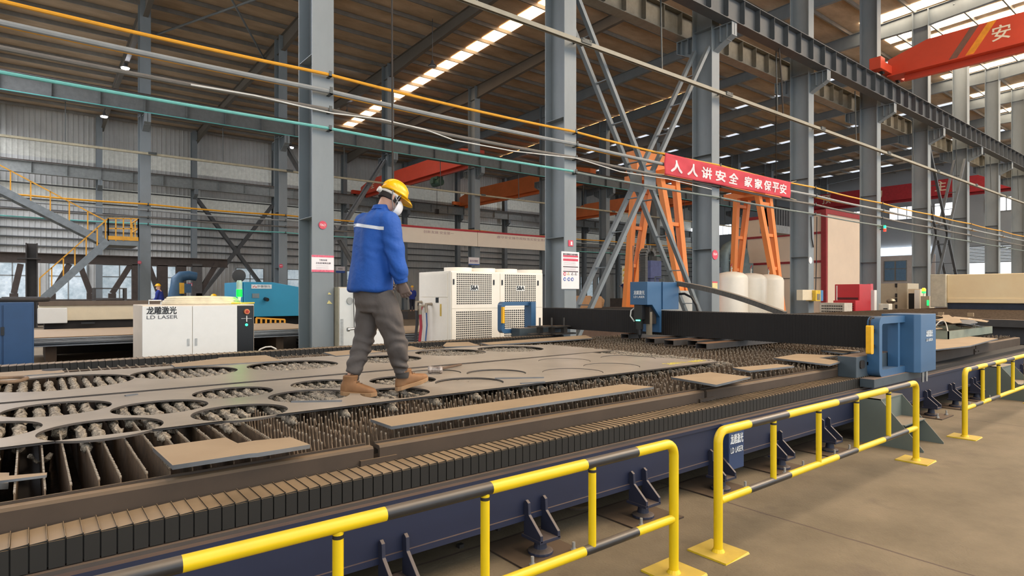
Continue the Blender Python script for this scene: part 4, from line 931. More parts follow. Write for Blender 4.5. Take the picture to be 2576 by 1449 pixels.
# side with plumbing (faces the camera's left)
def on_side(px, py): return Xp(px, py, x0)
MB().box(x0-.012, x0, YM+.15, yb-.1, Yp(1135,745,YM).z-.02, z1-.05).build('side_panel', chw, W)
MB().box(x0-.012, x0, YM+.15, yb-.1, .15, Yp(1135,745,YM).z-.04).build('side_panel', chw, W)
c = on_side(1101, 755); MB().box(x0-.02, x0, c.y-.06, c.y+.06, c.z-.06, c.z+.06).build('gauge', black_p, W)
c = on_side(1110, 780); MB().box(x0-.02, x0, c.y-.03, c.y+.03, c.z-.14, c.z+.14).build('level_gauge', M('gauge_yellow', 'c9a94a', .4), W)
pipe_m = M('pipe_fitting', 'a39684', .4, .4)
for px, py0, py1, col, nm in ((1062,760,858,'2b2a2a','black_hose'),(1072,770,858,'a52a38','red_hose'),(1087,765,858,'3d5a8a','blue_hose')):
    a_ = on_side(px, py0)
    pts = [a_+Vector((-.02,0,0)), a_+Vector((-.12,0,.0)), a_+Vector((-.16,0,-.12)), a_+Vector((-.14,.0,-.5)), a_+Vector((-.2,-.02,-.95)), Vector((x0-.22, a_.y-.05, .05))]
    h = MB().tube(pts, .035 if 'blue' not in nm else .018, 8).build(nm, M(nm+'_rubber', col, .45), W, smooth=True)
    MB().tube([a_+Vector((.0,0,.0)), a_+Vector((-.16,0,.0)), a_+Vector((-.16,0,-.2))], .04, 8).build('fitting', pipe_m, h)
# blue cabinet at the left picture edge
p = Yp(90, 760, 11.2); c = thing('blue_cabinet', 'dark blue cabinet at the left picture edge behind the table', 'cabinet', (p.x-.8, 11.7, 0)); cbm = M('cabinet_blue', '24466e', .45, var=.08)
MB().box(p.x-1.9, p.x-.02, 11.2, 12.3, .05, p.z).build('body', cbm, c, bevel=.012)
MB().box(p.x-.36, p.x-.04, 11.185, 11.2, .1, p.z-.04).build('side_door', cbm, c, bevel=.003); MB().box(p.x-1.86, p.x-.38, 11.185, 11.2, .1, p.z-.04).build('door', cbm, c, bevel=.003)
for z in (.5, 1.2): MB().box(p.x-.39, p.x-.35, 11.175, 11.186, z-.06, z+.06).build('hinge', black_p, c)
pts = []
for j in range(40): t = j/40*2*math.pi*1.3; pts.append((p.x-.35+.5*math.cos(t), 11.7+.35*math.sin(t), p.z+.03+.015*(j//30)))
tag(MB().tube(pts, .03, 8).build('rubber_belt', M('belt_black', '2c2826', .7), None, smooth=True), 'black rubber belt lying in a loop on the blue cabinet', 'belt')
# switch cabinet behind the worker
a, b = Yp(853, 722, 11.9), Yp(912, 722, 11.9); c = thing('switch_cabinet', 'pale grey switch cabinet between the nearest column and the worker', 'cabinet', ((a.x+b.x)/2, 12.3, 0))
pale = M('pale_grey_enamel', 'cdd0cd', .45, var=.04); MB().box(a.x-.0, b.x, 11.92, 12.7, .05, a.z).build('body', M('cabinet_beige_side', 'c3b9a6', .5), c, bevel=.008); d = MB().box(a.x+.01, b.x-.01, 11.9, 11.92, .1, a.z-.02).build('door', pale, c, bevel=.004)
q = Yp(880, 757, 11.9); MB().lathe(q+Vector((0,-.02,0)), [(.07,0),(.075,.02)], 18, 'y').build('round_vent', M('vent_grey', '9a9d9b', .5), d)
m = MB()
for i in range(26): z = .5+.028*i; m.box(a.x+.03, a.x+.09, 11.893, 11.9, z, z+.014)
m.build('vent_slots', M('slot_grey', '9b9e9c', .5), d)
p = Yp(889, 735, 11.86); MB().tube([p, p+Vector((.01,0,-.4)), p+Vector((.02,0,-.75))], .008, 6).build('cable', black_p, d)
a, b = Yp(930, 833, 11.7), Yp(990, 833, 11.7); tag(MB().box(a.x, b.x, 11.7, 12.4, 0, a.z).build('white_crate', white_c, None, bevel=.01), 'low white box seen between the worker\'s legs', 'box')
p, q = Yp(876, 829, 11.6), Yp(903, 825, 11.6); m = MB(); m.tube([p, q], .025, 10); m.lathe(p, [(.04,-.02),(.045,.02)], 10, 'x'); tag(m.build('bar_handle', M('bright_steel', 'b9b9b6', .3, .8)), 'short bright steel bar sticking out left of the worker\'s knee', 'bar')
# cream machine beam and stacks of sheet behind the laser cabinet
a, b = Yp(97, 769, 16.6), Yp(352, 769, 16.6)
c = thing('plate_roller', 'long cream machine bed behind the sheet stack left of the laser cabinet', 'machine', (a.x+1.5, 17.2, 0)); z0 = Yp(200, 806, 16.6).z
MB().box(a.x, b.x+1.2, 16.6, 17.8, z0, a.z).build('bed', cream_c, c, bevel=.02); MB().box(a.x+.1, b.x+1.1, 16.7, 17.7, 0, z0).build('plinth', dark_m, c)
MB().box(a.x-.02, a.x+.5, 16.5, 16.6, z0-.05, a.z-.05).build('end_cover', white_c, c, bevel=.02); MB().box(a.x+.75, a.x+1.0, 16.59, 16.601, a.z-.42, a.z-.38).build('slot', black_p, c)
MB().box(a.x, b.x+1.2, 16.55, 16.75, a.z, a.z+.1).build('top_bar', M('dusty_bar', '6d6055', .7), c)
tan_s = M('stacked_sheet_dusty', 'a88a6d', .7, var=.08, dust=DUST, dustamt=.9); grey_s = M('stacked_sheet_edge', 'a3a7ab', .4, .2, var=.3, scale=1)
def stack(x0, x1, y0, y1, z0, n, th, gap, lb, grp, seed):
    r = random.Random(seed); z = z0
    for i in range(n):
        dx, dy = r.uniform(-.12, .12), r.uniform(-.10, .10); t = th*r.uniform(.6, 1.6)
        o = MB().box(x0+dx, x1+dx, y0+dy, y1+dy, z, z+t).build('stacked_sheet', tan_s if i == n-1 else grey_s)
        tag(o, lb[1] if i == n-1 else lb[0], 'steel sheet', None if i == n-1 else grp); z += t+gap*r.uniform(.4, 1)
    return z
def bearers(x0, x1, y0, y1, z, lb):
    for i, x in enumerate((x0+.3, (x0+x1)/2, x1-.3)): tag(MB().box(x-.08, x+.08, y0, y1, 0, z).build('timber_bearer', M('bearer_dark', '4a3c30', .8)), lb, 'beam', lb)
bearers(.0, 4.6, 13.4, 16.2, .3, 'dark bearer under the sheets left of the laser cabinet')
z = stack(-.1, 4.5, 13.0, 16.2, .3, 3, .03, .03, ('steel sheet low in the pile left of the white laser cabinet','leaning tan sheet on the low pile left of the laser cabinet'), 'sheets low behind the laser cabinet', 3)
for i, x in enumerate((.3, 2.2, 4.3)): tag(MB().box(x-.08, x+.08, 13.6, 16.2, z, .80).build('timber_bearer', M('bearer_dark', '4a3c30', .8)), 'dark bearer between the two sheet piles behind the laser cabinet', 'beam', 'bearers between sheet piles')
stack(-.2, 5.2, 13.4, 16.4, .80, 7, .016, .012, ('steel sheet in the upper pile behind the white laser cabinet','dusty tan sheet on top of the pile behind the laser cabinet'), 'sheets in the upper pile', 5)
zz = stack(5.6, 9.6, 13.6, 16.6, .35, 12, .02, .02, ('steel sheet in the pile seen between the worker and the chiller','tan top sheet of the pile between the worker and the chiller'), 'sheets in the pile behind the worker', 8)
bearers(5.6, 9.6, 13.6, 16.6, .35, 'dark bearer under the pile behind the worker')
# teal shear
a = Yp(615, 709, 16.8); q = Yp(572, 709, 16.8).x; zb = Yp(640, 797, 16.8).z; xr = a.x+2.35
c = thing('plate_shear', 'big teal machine with a white maker plate behind the laser cabinet', 'machine', (a.x+1, 17.6, 0)); tm = M('machine_teal', '1a87ad', .45, var=.06, scale=1); td = tm
MB().prism([(a.x,zb),(a.x,a.z),(Yp(685,709,16.8).x,a.z),(xr,a.z-.28),(xr,zb)], 'y', 16.8, 18.9).build('body', tm, c, bevel=.015)
MB().box(a.x-.02, a.x-.005, 16.9, 18.8, zb, a.z-.01).build('side_panel', td, c)
MB().box(a.x+.1, xr-.1, 17.2, 18.7, 0, zb).build('plinth', dark_m, c)
b0, b1 = Yp(632, 726, 16.8), Yp(683, 716, 16.8); m = MB().box(b0.x, b1.x, 16.785, 16.8, b0.z, b1.z).build('maker_plate', M('maker_white', 'd9dee0', .5), c)
letter_front('华鲁锻压', b0.x+(b1.x-b0.x)*.28, b0.z+.03, (b1.z-b0.z)*.6, (b1.x-b0.x)*.66, 16.784, M('maker_grey', '8f979b', .5), m, .01)
mm = MB(); mm.prism([(b0.x+.02,b0.z+.03),(b0.x+.05,b0.z+.03),(b0.x+.10,b1.z-.03),(b0.x+.08,b1.z-.03)], 'y', 16.78, 16.786); mm.prism([(b0.x+.09,b0.z+.03),(b0.x+.14,b0.z+.03),(b0.x+.14,b0.z+.05),(b0.x+.09,b0.z+.05)], 'y', 16.78, 16.786); mm.build('maker_emblem', M('maker_red', 'c5402f', .5), m)
p = Yp(643, 744, 16.8); MB().box(p.x-.09, p.x+.09, 16.785, 16.8, p.z-.06, p.z+.06).build('rating_plate', M('rating', '6d7d84', .5), c); p = Yp(667, 752, 16.8); MB().tube([p, p+Vector((.02,-.14,-.02))], .05, 10).build('lever', black_p, c)
p = Yp(601, 700, 17.2); m = MB(); m.lathe((p.x, 17.2, a.z+.17), [(.10,-.04),(.17,-.03),(.17,.03),(.10,.04)], 20, 'y'); m.box(p.x-.03, p.x+.03, 17.15, 17.25, a.z, a.z+.05); m.build('handwheel', M('wheel_black', '2b2a2a', .5), c, smooth=True)
# yellow rails and tan bed in front of the shear
g_ = thing('bed_guard_rail', 'low yellow guard rail on the tan bed below the teal machine', 'rail', (5, 16, 0)); ya = 16.3
l0, l1 = Yp(645, 800, ya), Yp(716, 804, ya); MB().bar(l0, l1, .04, .04).build('top_bar', yel_pipe, g_)
for i in range(7):
    p = l0.lerp(l1, i/6); MB().box(p.x-.02, p.x+.02, ya-.02, ya+.02, p.z-.34, p.z).build('bar', yel_pipe, g_)
MB().box(a.x-.3, xr+.4, 15.9, 16.75, .9, Yp(650,822,16.0).z).build('tan_bed', tan_s, g_); MB().box(a.x-.2, xr+.3, 16.0, 16.7, 0, .9).build('bed_legs', dark_m, g_)
# white gas tanks
for i, (px, py, lb) in enumerate(((1840,683,'left white gas tank by the third column'),(1889,687,'middle white gas tank of the three'),(1933,690,'right white gas tank beside the orange leg'))):
    yy = 14.6+.55*0; p = Yp(px, py, 14.6+.1*i); r = abs(Yp(px+27-2*i, py, 14.6+.1*i).x-p.x)*.80
    t = thing('gas_tank', lb, 'tank', (p.x, p.y, 0), 'white gas tanks')
    z = p.z; MB().lathe((p.x,p.y,.12), [(r*.8,0),(r,.08),(r,z-.42),(r*.93,z-.30),(r*.7,z-.19),(r*.3,z-.13),(.03,z-.12)], 32).build('shell', M('tank_white', 'e6e0d2', .35, var=.03), t, smooth=True)
    MB().lathe((p.x,p.y,0), [(r*.85,0),(r*.8,.14)], 24).build('skirt', M('tank_skirt', 'b9b2a4', .5), t)
    MB().lathe((p.x,p.y,z-.02), [(.03,0),(.03,.12),(.05,.13),(.05,.18),(.02,.2),(.02,.26)], 12).build('valve', M('brass_valve', 'b8b3a8', .35, .6), t)
    MB().bar((p.x-.04,p.y,z+.22), (p.x+.02,p.y-.03,z+.34), .03, .03).build('red_handle', M('valve_red', '9b2f35', .5), t)
a, b = Yp(1704, 731, 13.4), Yp(1749, 731, 13.4); tag(MB().box(a.x, b.x, 13.4, 14.3, 0, a.z).build('pale_cabinet', pale, None, bevel=.01), 'pale grey cabinet behind the arched cable chain left of the third column', 'cabinet')
a, b = Yp(1637, 655, 22.5), Yp(1664, 655, 22.5); c = thing('blue_machine_head', 'far dusty blue machine box between the orange legs', 'machine', (a.x, 22.8, 0)); MB().box(a.x, b.x, 22.5, 23.6, Yp(1650,700,22.5).z, a.z).build('head', M('violet_blue', '55608f', .5), c, bevel=.02); MB().box(a.x+.1, b.x-.1, 22.6, 23.5, 0, Yp(1650,700,22.5).z).build('stand', M('stand_blue', '4c567e', .5), c)
pts = [Yp(px, py, 11.75) for px, py in ((648,885),(655,878),(668,873),(682,872),(693,877),(700,886))]; pts = [Vector((pts[0].x, 11.75, .014))]+pts+[Vector((pts[-1].x, 11.75, .014))]; tag(MB().tube(pts, .014, 7).build('white_hose', M('white_hose', 'd8d6d0', .5), None, smooth=True), 'white hose looping up behind the far drag chain beside the laser cabinet', 'hose')
# cardboard boxes on a dark bench
be = thing('steel_bench', 'dark steel bench with cardboard boxes behind the second column', 'bench', (14, 16.5, 0)); p, q = Yp(1455, 776, 16.0), Yp(1600, 776, 16.0)
MB().box(p.x, q.x, 15.9, 17.3, p.z-.12, p.z).build('top', dark_m, be); MB().box(p.x+.1, q.x-.1, 16.0, 17.2, 0, p.z-.12).build('cupboard', M('bench_brown', '6b5548', .6), be)
card = M('cardboard', 'b1845c', .8, var=.1)
for x0_, x1_, y1_, lb, nm in ((1458,1487,744,'left cardboard box on the bench behind the second column','cardboard_box'),(1489,1514,746,'middle cardboard box on the bench behind the second column','cardboard_box')):
    u, v = Yp(x0_, 774, 16.1), Yp(x1_, 774, 16.1); o = MB().box(u.x, v.x, 16.1, 16.9, p.z, Yp(x0_, y1_, 16.1).z).build(nm, card, None, bevel=.01); tag(o, lb, 'box')
u = Yp(1523, 766, 16.1); rings = []
for i in range(7):
    t = i/6; r = .22*(math.sin(.5+2.2*t))*1.0; rings.append([Vector((u.x+r*math.cos(j*math.pi/6)*(1+.25*noise.noise((j, t*4, 0))), 16.4+r*.7*math.sin(j*math.pi/6), p.z+.42*t*(1+.2*noise.noise((j*1.3, t, 9))))) for j in range(12)])
tag(MB().loft(rings).build('paper_sack', M('sack_paper', '9c7650', .85, bump=.8, bscale=14)), 'crumpled brown paper sack next to the cardboard boxes', 'sack')
# ---------------------------------------------------------------- cranes
red_c = M('crane_red', 'cd4a30', .45, var=.08, scale=.8); org_c = M('crane_orange', 'f5894a', .5, var=.1, scale=.8); dred = M('crane_dark_red', '9b2b26', .5, var=.1)
def crane(label, x, ya, yb, mat, wd=.55, dep=1.25, taper=1.6, z=GZ1+.14, txt=None, hoist=None, group='bridge cranes', stripes=False, trucks=2.6):
    """single box girder along y between two runways, ya is the nearer end"""
    t = thing('bridge_crane', label, 'crane', (x, (ya+yb)/2, z), group)
    prof = [(ya,z),(yb,z),(yb,z+dep*.62),(yb-taper,z+dep),(ya+taper,z+dep),(ya,z+dep*.62)]
    MB().prism(prof, 'x', x-wd/2, x+wd/2).build('box_girder', mat, t)
    m = MB(); m.box(x-wd/2-.12, x+wd/2+.12, ya, yb, z-.03, z+.02); m.box(x-.12, x+.12, ya+.6, yb-.6, z-.30, z-.27); m.box(x-.012, x+.012, ya+.6, yb-.6, z-.27, z-.03); m.build('lower_flange', mat, t)
    for y in (ya, yb):
        m = MB(); m.box(x-trucks/2, x+trucks/2, y-.18, y+.18, z+.08, z+.46)
        m.build('end_truck', mat, t, bevel=.02)
        for sx in (-1, 1): MB().lathe((x+sx*(trucks/2-.35), y, z+.14), [(.15,-.07),(.17,-.06),(.17,.06),(.15,.07)], 14, 'y').build('wheel', dark_m, t)
    if txt:
        for y, ch, h in txt: lettering(ch, M('crane_lettering', 'eadfc6', .5, var=.02), t, (x-wd/2-.006, y+h/2, z+dep*.28), (0,-1,0), (0,0,1), h, h, bold=.012)
    if stripes:
        for k, (y, m_) in enumerate(((8.95, M('stripe_grey', '7a5a4c', .5)), (8.35, M('stripe_yellow', 'e8962c', .5)))):
            s = MB(); s.prism([(y-.0,z+.05),(y-.30,z+.05),(y-1.1,z+dep-.02),(y-.8,z+dep-.02)], 'x', x-wd/2-.008, x-wd/2-.001); s.build('stripe', m_, t)
    if hoist:
        y = hoist; hm_ = M('hoist_green', '3d5a4a', .5); m = MB(); m.lathe((x, y, z-.75), [(.28,-.7),(.32,-.65),(.32,.5),(.28,.55)], 16, 'y'); m.box(x-.3, x+.3, y-.5, y+.5, z-.5, z-.28); m.box(x-.5, x-.2, y-.2, y+.3, z-.85, z-.45); h = m.build('hoist', hm_, t)
        MB().tube([(x,y,z-1.0),(x,y,z-3.0)], .02, 6).build('hoist_rope', dark_m, h); MB().box(x-.15, x+.15, y-.12, y+.12, z-3.4, z-3.0).build('hook_block', dark_m, h)
    return t
nr = crane('red bridge crane overhead at upper right with striped end', 32.0, -11, AY-.75, red_c, .6, 1.25, 1.6, txt=((7.1,'安',.62),(2.5,'全',.62)), stripes=True)
m = MB(); m.lathe((31.0, AY-.62, GZ1+.45), [(.14,-.4),(.16,-.38),(.16,.05),(.1,.08),(.1,.3)], 14, 'x'); m.build('travel_motor', M('motor_grey', '9a9a98', .4, .5), nr); MB().box(30.35, 30.85, AY-.95, AY-.45, GZ1+.2, GZ1+.75).build('gear_box', red_c, nr, bevel=.03)
crane('orange-red bridge crane with green hoist behind the worker\'s helmet', 27.2, BY+1.6, CYY-.55, red_c, .6, 1.35, 2.2, txt=((56.3,'全',.8),(53.0,'生',.8)), hoist=44.5)
crane('orange bridge crane reaching behind the second column', 39.5, BY+1.6, CYY-.55, org_c, .7, 1.6, 2.6)
crane('far orange bridge crane behind the laced cross brace', 57.5, BY+1.6, CYY-.55, org_c, .7, 1.6, 2.6)
crane('dark red far bridge crane behind the fifth column', 74, AY+1.4, BY-.7, M('far_crane_red', 'b02f38', .5), .6, 1.6, 2, txt=((27.5,'为',1.0),(21.5,'主',1.0),(33,'预',1.0)))
# portal crane with V-shaped lattice legs
pc = thing('portal_crane', 'bright orange portal crane on V-shaped legs behind the red banner', 'crane', (26, 17.2, 0)); og = M('portal_orange', 'f8954c', .45, var=.05, scale=1)
AP = 6.95
for X0_, legs in ((22.2, ((19.2, 18.2), (15.75, 16.8))), (30.3, ((18.6, 18.0), (15.75, 16.8)))):
    for yb_, yt_ in legs:
        foot_ = Vector((X0_, yb_, .25)); l = MB()
        ends = [Vector((X0_+s*.55, yt_, AP)) for s in (-1, 1)]
        for s, e in zip((-1, 1), ends): l.bar(foot_+Vector((s*.10, 0, 0)), e, .30, .24, up=(0,1,0))
        for q in (.42, .68, .93): l.bar(foot_.lerp(ends[0], q), foot_.lerp(ends[1], q), .16, .16, up=(0,1,0))
        l.build('leg', og, pc)
    m = MB(); m.box(X0_-.7, X0_+.7, 16.3, 18.7, AP-.1, AP+.2); m.build('saddle', og, pc)
    m = MB(); m.box(X0_-.35, X0_+.35, 15.3, 19.6, .02, .30); m.build('ground_beam', og, pc)
MB().box(20.3, 32.3, 16.95, 17.55, AP+.1, AP+.95).build('box_girder', og, pc)
m = MB(); m.box(20.3, 32.3, 16.85, 17.65, AP+.06, AP+.11); m.build('lower_flange', og, pc)
for i, (px, py, wd_, hgt, lb) in enumerate(((1564,690,16,46,'hazard'),)):
    p = Yp(px, py, 18.75); q = Yp(px+wd_*.9, py+hgt*.5, 18.75); s = MB(); c = Vector((21.95, 19.12, p.z)); s.box(c.x-.02, c.x, c.y-.32, c.y+.1, c.z-.42, c.z+.42); s = s.build('warning_board', M('warn_board', 'ece3c4', .5), pc)
    for k in range(6):
        yy, zz = c.y-.22+.2*(k % 2), c.z+.24-.25*(k//2); tr = MB(); tr.prism([(yy-.08,zz-.07),(yy+.08,zz-.07),(yy,zz+.08)], 'x', c.x-.03, c.x-.02); tr.build('warning_icon', M('warn_yellow', 'd8b52e', .5), s)
q = Yp(2226, 575, AY-.22); t = thing('indicator_lamp', 'small red and green indicator lamp on the pipes by the fifth column', 'lamp', q); MB().lathe(q, [(.06,-.14),(.06,0)], 12).build('red_lens', M('indicator_red', 'ff2a1a', .3, var=0, emit=2.5), t); MB().lathe(q, [(.055,0),(.055,.13),(.02,.16)], 12).build('green_lens', M('indicator_green', '1dff8a', .3, var=0, emit=2), t); MB().box(q.x-.02, q.x+.02, q.y, AY, q.z-.05, q.z).build('arm', clampm, t)
# ---------------------------------------------------------------- left background: stair, frame, fume arm
ys = 33.7; st = thing('steel_stair', 'grey steel stair with yellow handrails and a landing at the far left', 'stair', Yp(300, 800, ys)); stm = M('stair_grey', '7c8488', .5); sy = M('stair_yellow', 'e0a12c', .5)
lo, mi, hi, le = Yp(100,760,ys), Yp(272,606,ys), Yp(-30,452,ys), Yp(348,606,ys)
for dy in (0, 1.1):
    MB().bar(lo+Vector((0,dy,0)), mi+Vector((0,dy,0)), .06, .30).build('stringer', stm, st); MB().bar(mi+Vector((0,dy+1.2,0)), hi+Vector((0,dy+1.2,0)), .06, .32).build('stringer', stm, st)
for i in range(12):
    p = lo.lerp(mi, (i+.5)/12); MB().box(p.x-.13, p.x+.13, ys, ys+1.1, p.z-.02, p.z+.02).build('tread', stm, st); p = mi.lerp(hi, (i+.5)/12); MB().box(p.x-.14, p.x+.14, ys+1.2, ys+2.3, p.z-.02, p.z+.02).build('tread', stm, st)
MB().box(mi.x-.1, le.x, ys, ys+2.3, mi.z-.18, mi.z+.06).build('landing', stm, st); MB().box(mi.x, le.x, ys-.03, ys+.0, mi.z+.06, mi.z+.24).build('toe_board', sy, st)
up = Vector((0,0,1.05))
def handrail(a, b, n, rails=(1.0, .55)):
    m = MB()
    for q in rails: m.bar(a+up*q, b+up*q, .05, .05)
    for i in range(n+1): p = a.lerp(b, i/n); m.bar(p, p+up, .05, .05)
    m.build('handrail', sy, st)
handrail(lo, mi, 6, (1.0,)); handrail(Vector((mi.x, ys, mi.z)), Vector((le.x, ys, le.z)), 4); handrail(Vector((le.x, ys, le.z)), Vector((le.x, ys+2.2, le.z)), 2); handrail(mi+Vector((0,1.2,0)), hi+Vector((0,1.2,0)), 6, (1.0,))
yf_ = 46.0; fm = M('frame_brown', '4c423c', .65, var=.2); fmg = M('frame_grey', '5a5755', .6)
fr_ = thing('truss_rig', 'long brown steel beam on raking struts under the far windows at left', 'steel frame', (6, yf_, 0))
p, q = Yp(-20, 644, yf_), Yp(572, 664, yf_); zt, zb = Yp(200, 640, yf_).z, Yp(200, 664, yf_).z
hbeam(MB(), (p.x, yf_, (zt+zb)/2), (q.x, yf_, (zt+zb)/2), .4, zt-zb, .05, .03).box(p.x, q.x, yf_-.02, yf_+.02, zb, zt).build('long_beam', fm, fr_)
for px, pt in ((35,52),(130,175),(228,200),(282,330),(400,372),(500,545)):
    a, b = Yp(px, 738, yf_), Yp(pt, 664, yf_); MB().bar(a, b, .3, .3, up=(0,1,0)).build('strut', fm, fr_); MB().box(a.x-.2, a.x+.2, yf_-.2, yf_+.2, 0, a.z).build('post', fm, fr_)
for px in (345, 408, 455, 495): a = Yp(px, 664, yf_); MB().box(a.x-.3, a.x+.3, yf_-.2, yf_+.2, 0, a.z).build('post', fm if px != 495 else fmg, fr_)
a, b, c = Yp(64, 612, 40), Yp(95, 612, 40), Yp(50, 650, 40)
m = MB(); m.box(a.x, b.x, 40, 40.1, 0, a.z); m.box(a.x, a.x+.06, 39.6, 40.4, 0, a.z); m.box(b.x-.06, b.x, 39.6, 40.4, 0, a.z); m.box(c.x-.1, Yp(102,650,40).x, 39.5, 40.4, c.z-.05, c.z+.02); tag(m.build('steel_post', M('dark_post', '46423f', .6)), 'tall dark steel H-post standing left of the yellow stair rail', 'post')
wb = thing('welding_bench', 'long low dark welding bench under the far windows', 'bench', (8, 43, 0)); a, b = Yp(-10, 752, 42.5), Yp(590, 752, 42.5)
MB().box(a.x, b.x, 42.4, 44, 1.25, 1.42).build('top', fm, wb); MB().box(a.x, b.x, 42.6, 43.8, 0, 1.25).build('plinth', dark_m, wb)
rk = thing('wire_rack', 'grey steel rack frame in front of the far bench', 'rack', (5, 41, 0))
a, b = Yp(238, 724, 41), Yp(316, 724, 41)
for x in (a.x, b.x):
    for y in (41, 41.8): MB().box(x-.06, x+.06, y-.06, y+.06, 0, a.z).build('post', fmg, rk)
for z in (a.z, Yp(238,750,41).z): MB().box(a.x, b.x, 40.95, 41.85, z-.06, z).build('shelf', fmg, rk)
fa_ = Yp(440, 760, 41); fa = thing('fume_arm', 'blue fume extraction arm bending over the far bench', 'extraction arm', Yp(445, 760, 41)); pts = [Yp(*p, 41) for p in ((440,760),(447,720),(446,702),(455,695),(475,693),(494,696))]
MB().tube(pts, [.45,.4,.33,.3,.28,.26], 12).build('arm', M('arm_blue', '3c5f7c', .5), fa, smooth=True); MB().box(fa_.x-.3, fa_.x+.3, 40.7, 41.3, 0, fa_.z).build('base_column', M('arm_blue', '3c5f7c', .5), fa); p = Yp(457, 724, 40.6); MB().box(p.x-.12, p.x+.12, 40.5, 40.7, p.z-.35, p.z+.3).build('control_box', orange_y, fa); MB().box(p.x+.12, p.x+.5, 40.5, 40.8, p.z-.3, p.z+.25).build('filter_box', M('arm_blue', '3c5f7c', .5), fa)
t, a, b = board('bench_notice', 'small red and white notice on the post by the extraction arm', 'notice', 472, 712, 484, 720, 45.788, mat=red_p); stripe(t, a, b, .35, .9, .2, .8, 45.788, white_p)
# ---------------------------------------------------------------- right background
bt = M('booth_panel', 'efdcc8', .55, var=.05, scale=.5); btr = M('booth_red', '9c2f36', .5)
B = thing('spray_booth', 'tall cream booth with dark red corner trims behind the fourth column', 'booth', (52, 23, 0)); bx = 47.5
c = Xp(2075, 527, bx); yb2 = Xp(1880, 600, bx).y; zt = c.z
MB().box(bx, 57, c.y, yb2, 0, zt).build('body', bt, B); MB().box(bx+.4, 57, c.y-.05, c.y, .2, zt-.6).build('side_wall', bt, B)
m = MB(); m.box(bx-.08, bx+.18, c.y-.12, c.y+.25, 0, zt); m.box(bx-.05, 57, c.y-.1, c.y, zt-.3, zt+.05); m.box(bx-.06, bx, c.y, yb2, zt-.25, zt); m.build('corner_trim', btr, B)
for py in (590, 660): z = Xp(2000, py, bx).z; MB().box(bx-.05, bx, c.y, yb2, z-.1, z+.08).build('rail_trim', btr, B)
for py, pz in ((700, .05),): z = Xp(2000, py, bx).z; MB().box(bx-.03, bx, c.y, yb2, z-.03, z+.03).build('seam', M('seam_grey', '6a625c', .6), B)
dc = thing('dust_collector', 'blue-grey duct elbow and collector behind the white tanks', 'dust collector', Yp(1850, 800, 27)); dm_ = M('duct_grey', '6f8187', .5, .2)
pts = [Yp(*p, 27) for p in ((1820,740),(1820,660),(1821,640),(1828,625),(1842,617),(1858,620),(1868,634),(1871,650),(1872,740))]; MB().tube(pts, .42, 14).build('elbow_duct', dm_, dc, smooth=True)
p, q = Yp(1858, 660, 26.2), Yp(1895, 660, 26.2); MB().box(p.x, q.x, 26.2, 28, 0, p.z).build('collector', dm_, dc); p, q = Yp(1800, 672, 26.0), Yp(1815, 672, 26.0); MB().box(p.x-.6, q.x, 26, 27.6, 0, p.z).build('fan_box', M('fan_box_grey', '4a5563', .5), dc)
vx = thing('ventilator', 'dark finned ventilation unit hung below the roof behind the fourth column', 'ventilator', Yp(1965, 560, 20)); p, q = Yp(1945, 522, 20), Yp(1990, 590, 20)
m = MB()
for i in range(7): x = p.x+(q.x-p.x)*i/7; m.box(x, x+(q.x-p.x)/10, 20, 20.9, q.z+.4, p.z)
m.box(p.x, q.x, 20.05, 20.85, q.z+.4, p.z); m.build('fins', M('vent_dark', '3c3f44', .5), vx); MB().box(p.x, q.x, 19.95, 20.9, q.z, q.z+.5).build('grille', M('vent_grille', '8c8f90', .4, .4), vx); MB().box((p.x+q.x)/2-.02, (p.x+q.x)/2+.02, 20.4, 20.44, p.z, ROOF(20.4)).build('hanger', dark_m, vx)
a, b = Yp(2005, 729, AY-.02), Yp(2035, 755, AY-.02); t = thing('control_cabinet', 'cream control box on the fourth column', 'control box', (a.x, AY-.1, b.z)); MB().box(a.x, b.x, AY-.25, AY, b.z, a.z).build('case', cream_c, t, bevel=.008); MB().box(b.x-.22, b.x-.1, AY-.26, AY-.249, a.z-.32, a.z-.12).build('window', M('meter_glass', '7f7a6e', .2), t)
a, b = Yp(2046, 730, AY-.3), Yp(2066, 757, AY-.3); t = thing('control_cabinet', 'yellow and blue control box beside the fourth column', 'control box', (a.x, AY, b.z)); MB().box(a.x, a.x+(b.x-a.x)*.6, AY-.4, AY, b.z, a.z).build('case', M('box_yellow', 'd9b53b', .45), t); MB().box(a.x+(b.x-a.x)*.6, b.x, AY-.38, AY, b.z, a.z).build('side_case', M('box_blue', '4d86b4', .45), t); MB().box(a.x+.1, a.x+.35, AY-.41, AY-.399, a.z-.4, a.z-.15).build('window', M('meter_glass', '7f7a6e', .2), t)
p = Yp(2022, 560, AY-.05); hang('lamp_cable', 'black cable hanging down the right edge of the fourth column', 'cable', [Yp(2040,545,AY-.05), Yp(2042,600,AY-.05), Yp(2046,622,AY-.05)], .03, M('black_rubber', '201e1d', .5))
hang('control_cable', 'thin dark cable dropping to the yellow control box', 'cable', [Yp(2055,545,AY-.05), Yp(2054,640,AY-.05), Yp(2052,729,AY-.05)], .02, M('black_rubber', '201e1d', .5))
wm_ = M('machine_red', 'b3202b', .4, var=.06); bg = M('switchgear_beige', 'b3aa94', .5, var=.05); lv = M('louvre_dark', '4a1418', .6)
def facing(px0, px1, py, X):
    """box front that looks along -x: (y of right end, y of left end, top z) from its outline in the photograph"""
    return Xp(px1, py, X).y, Xp(px0, py, X).y, Xp((px0+px1)/2, py, X).z
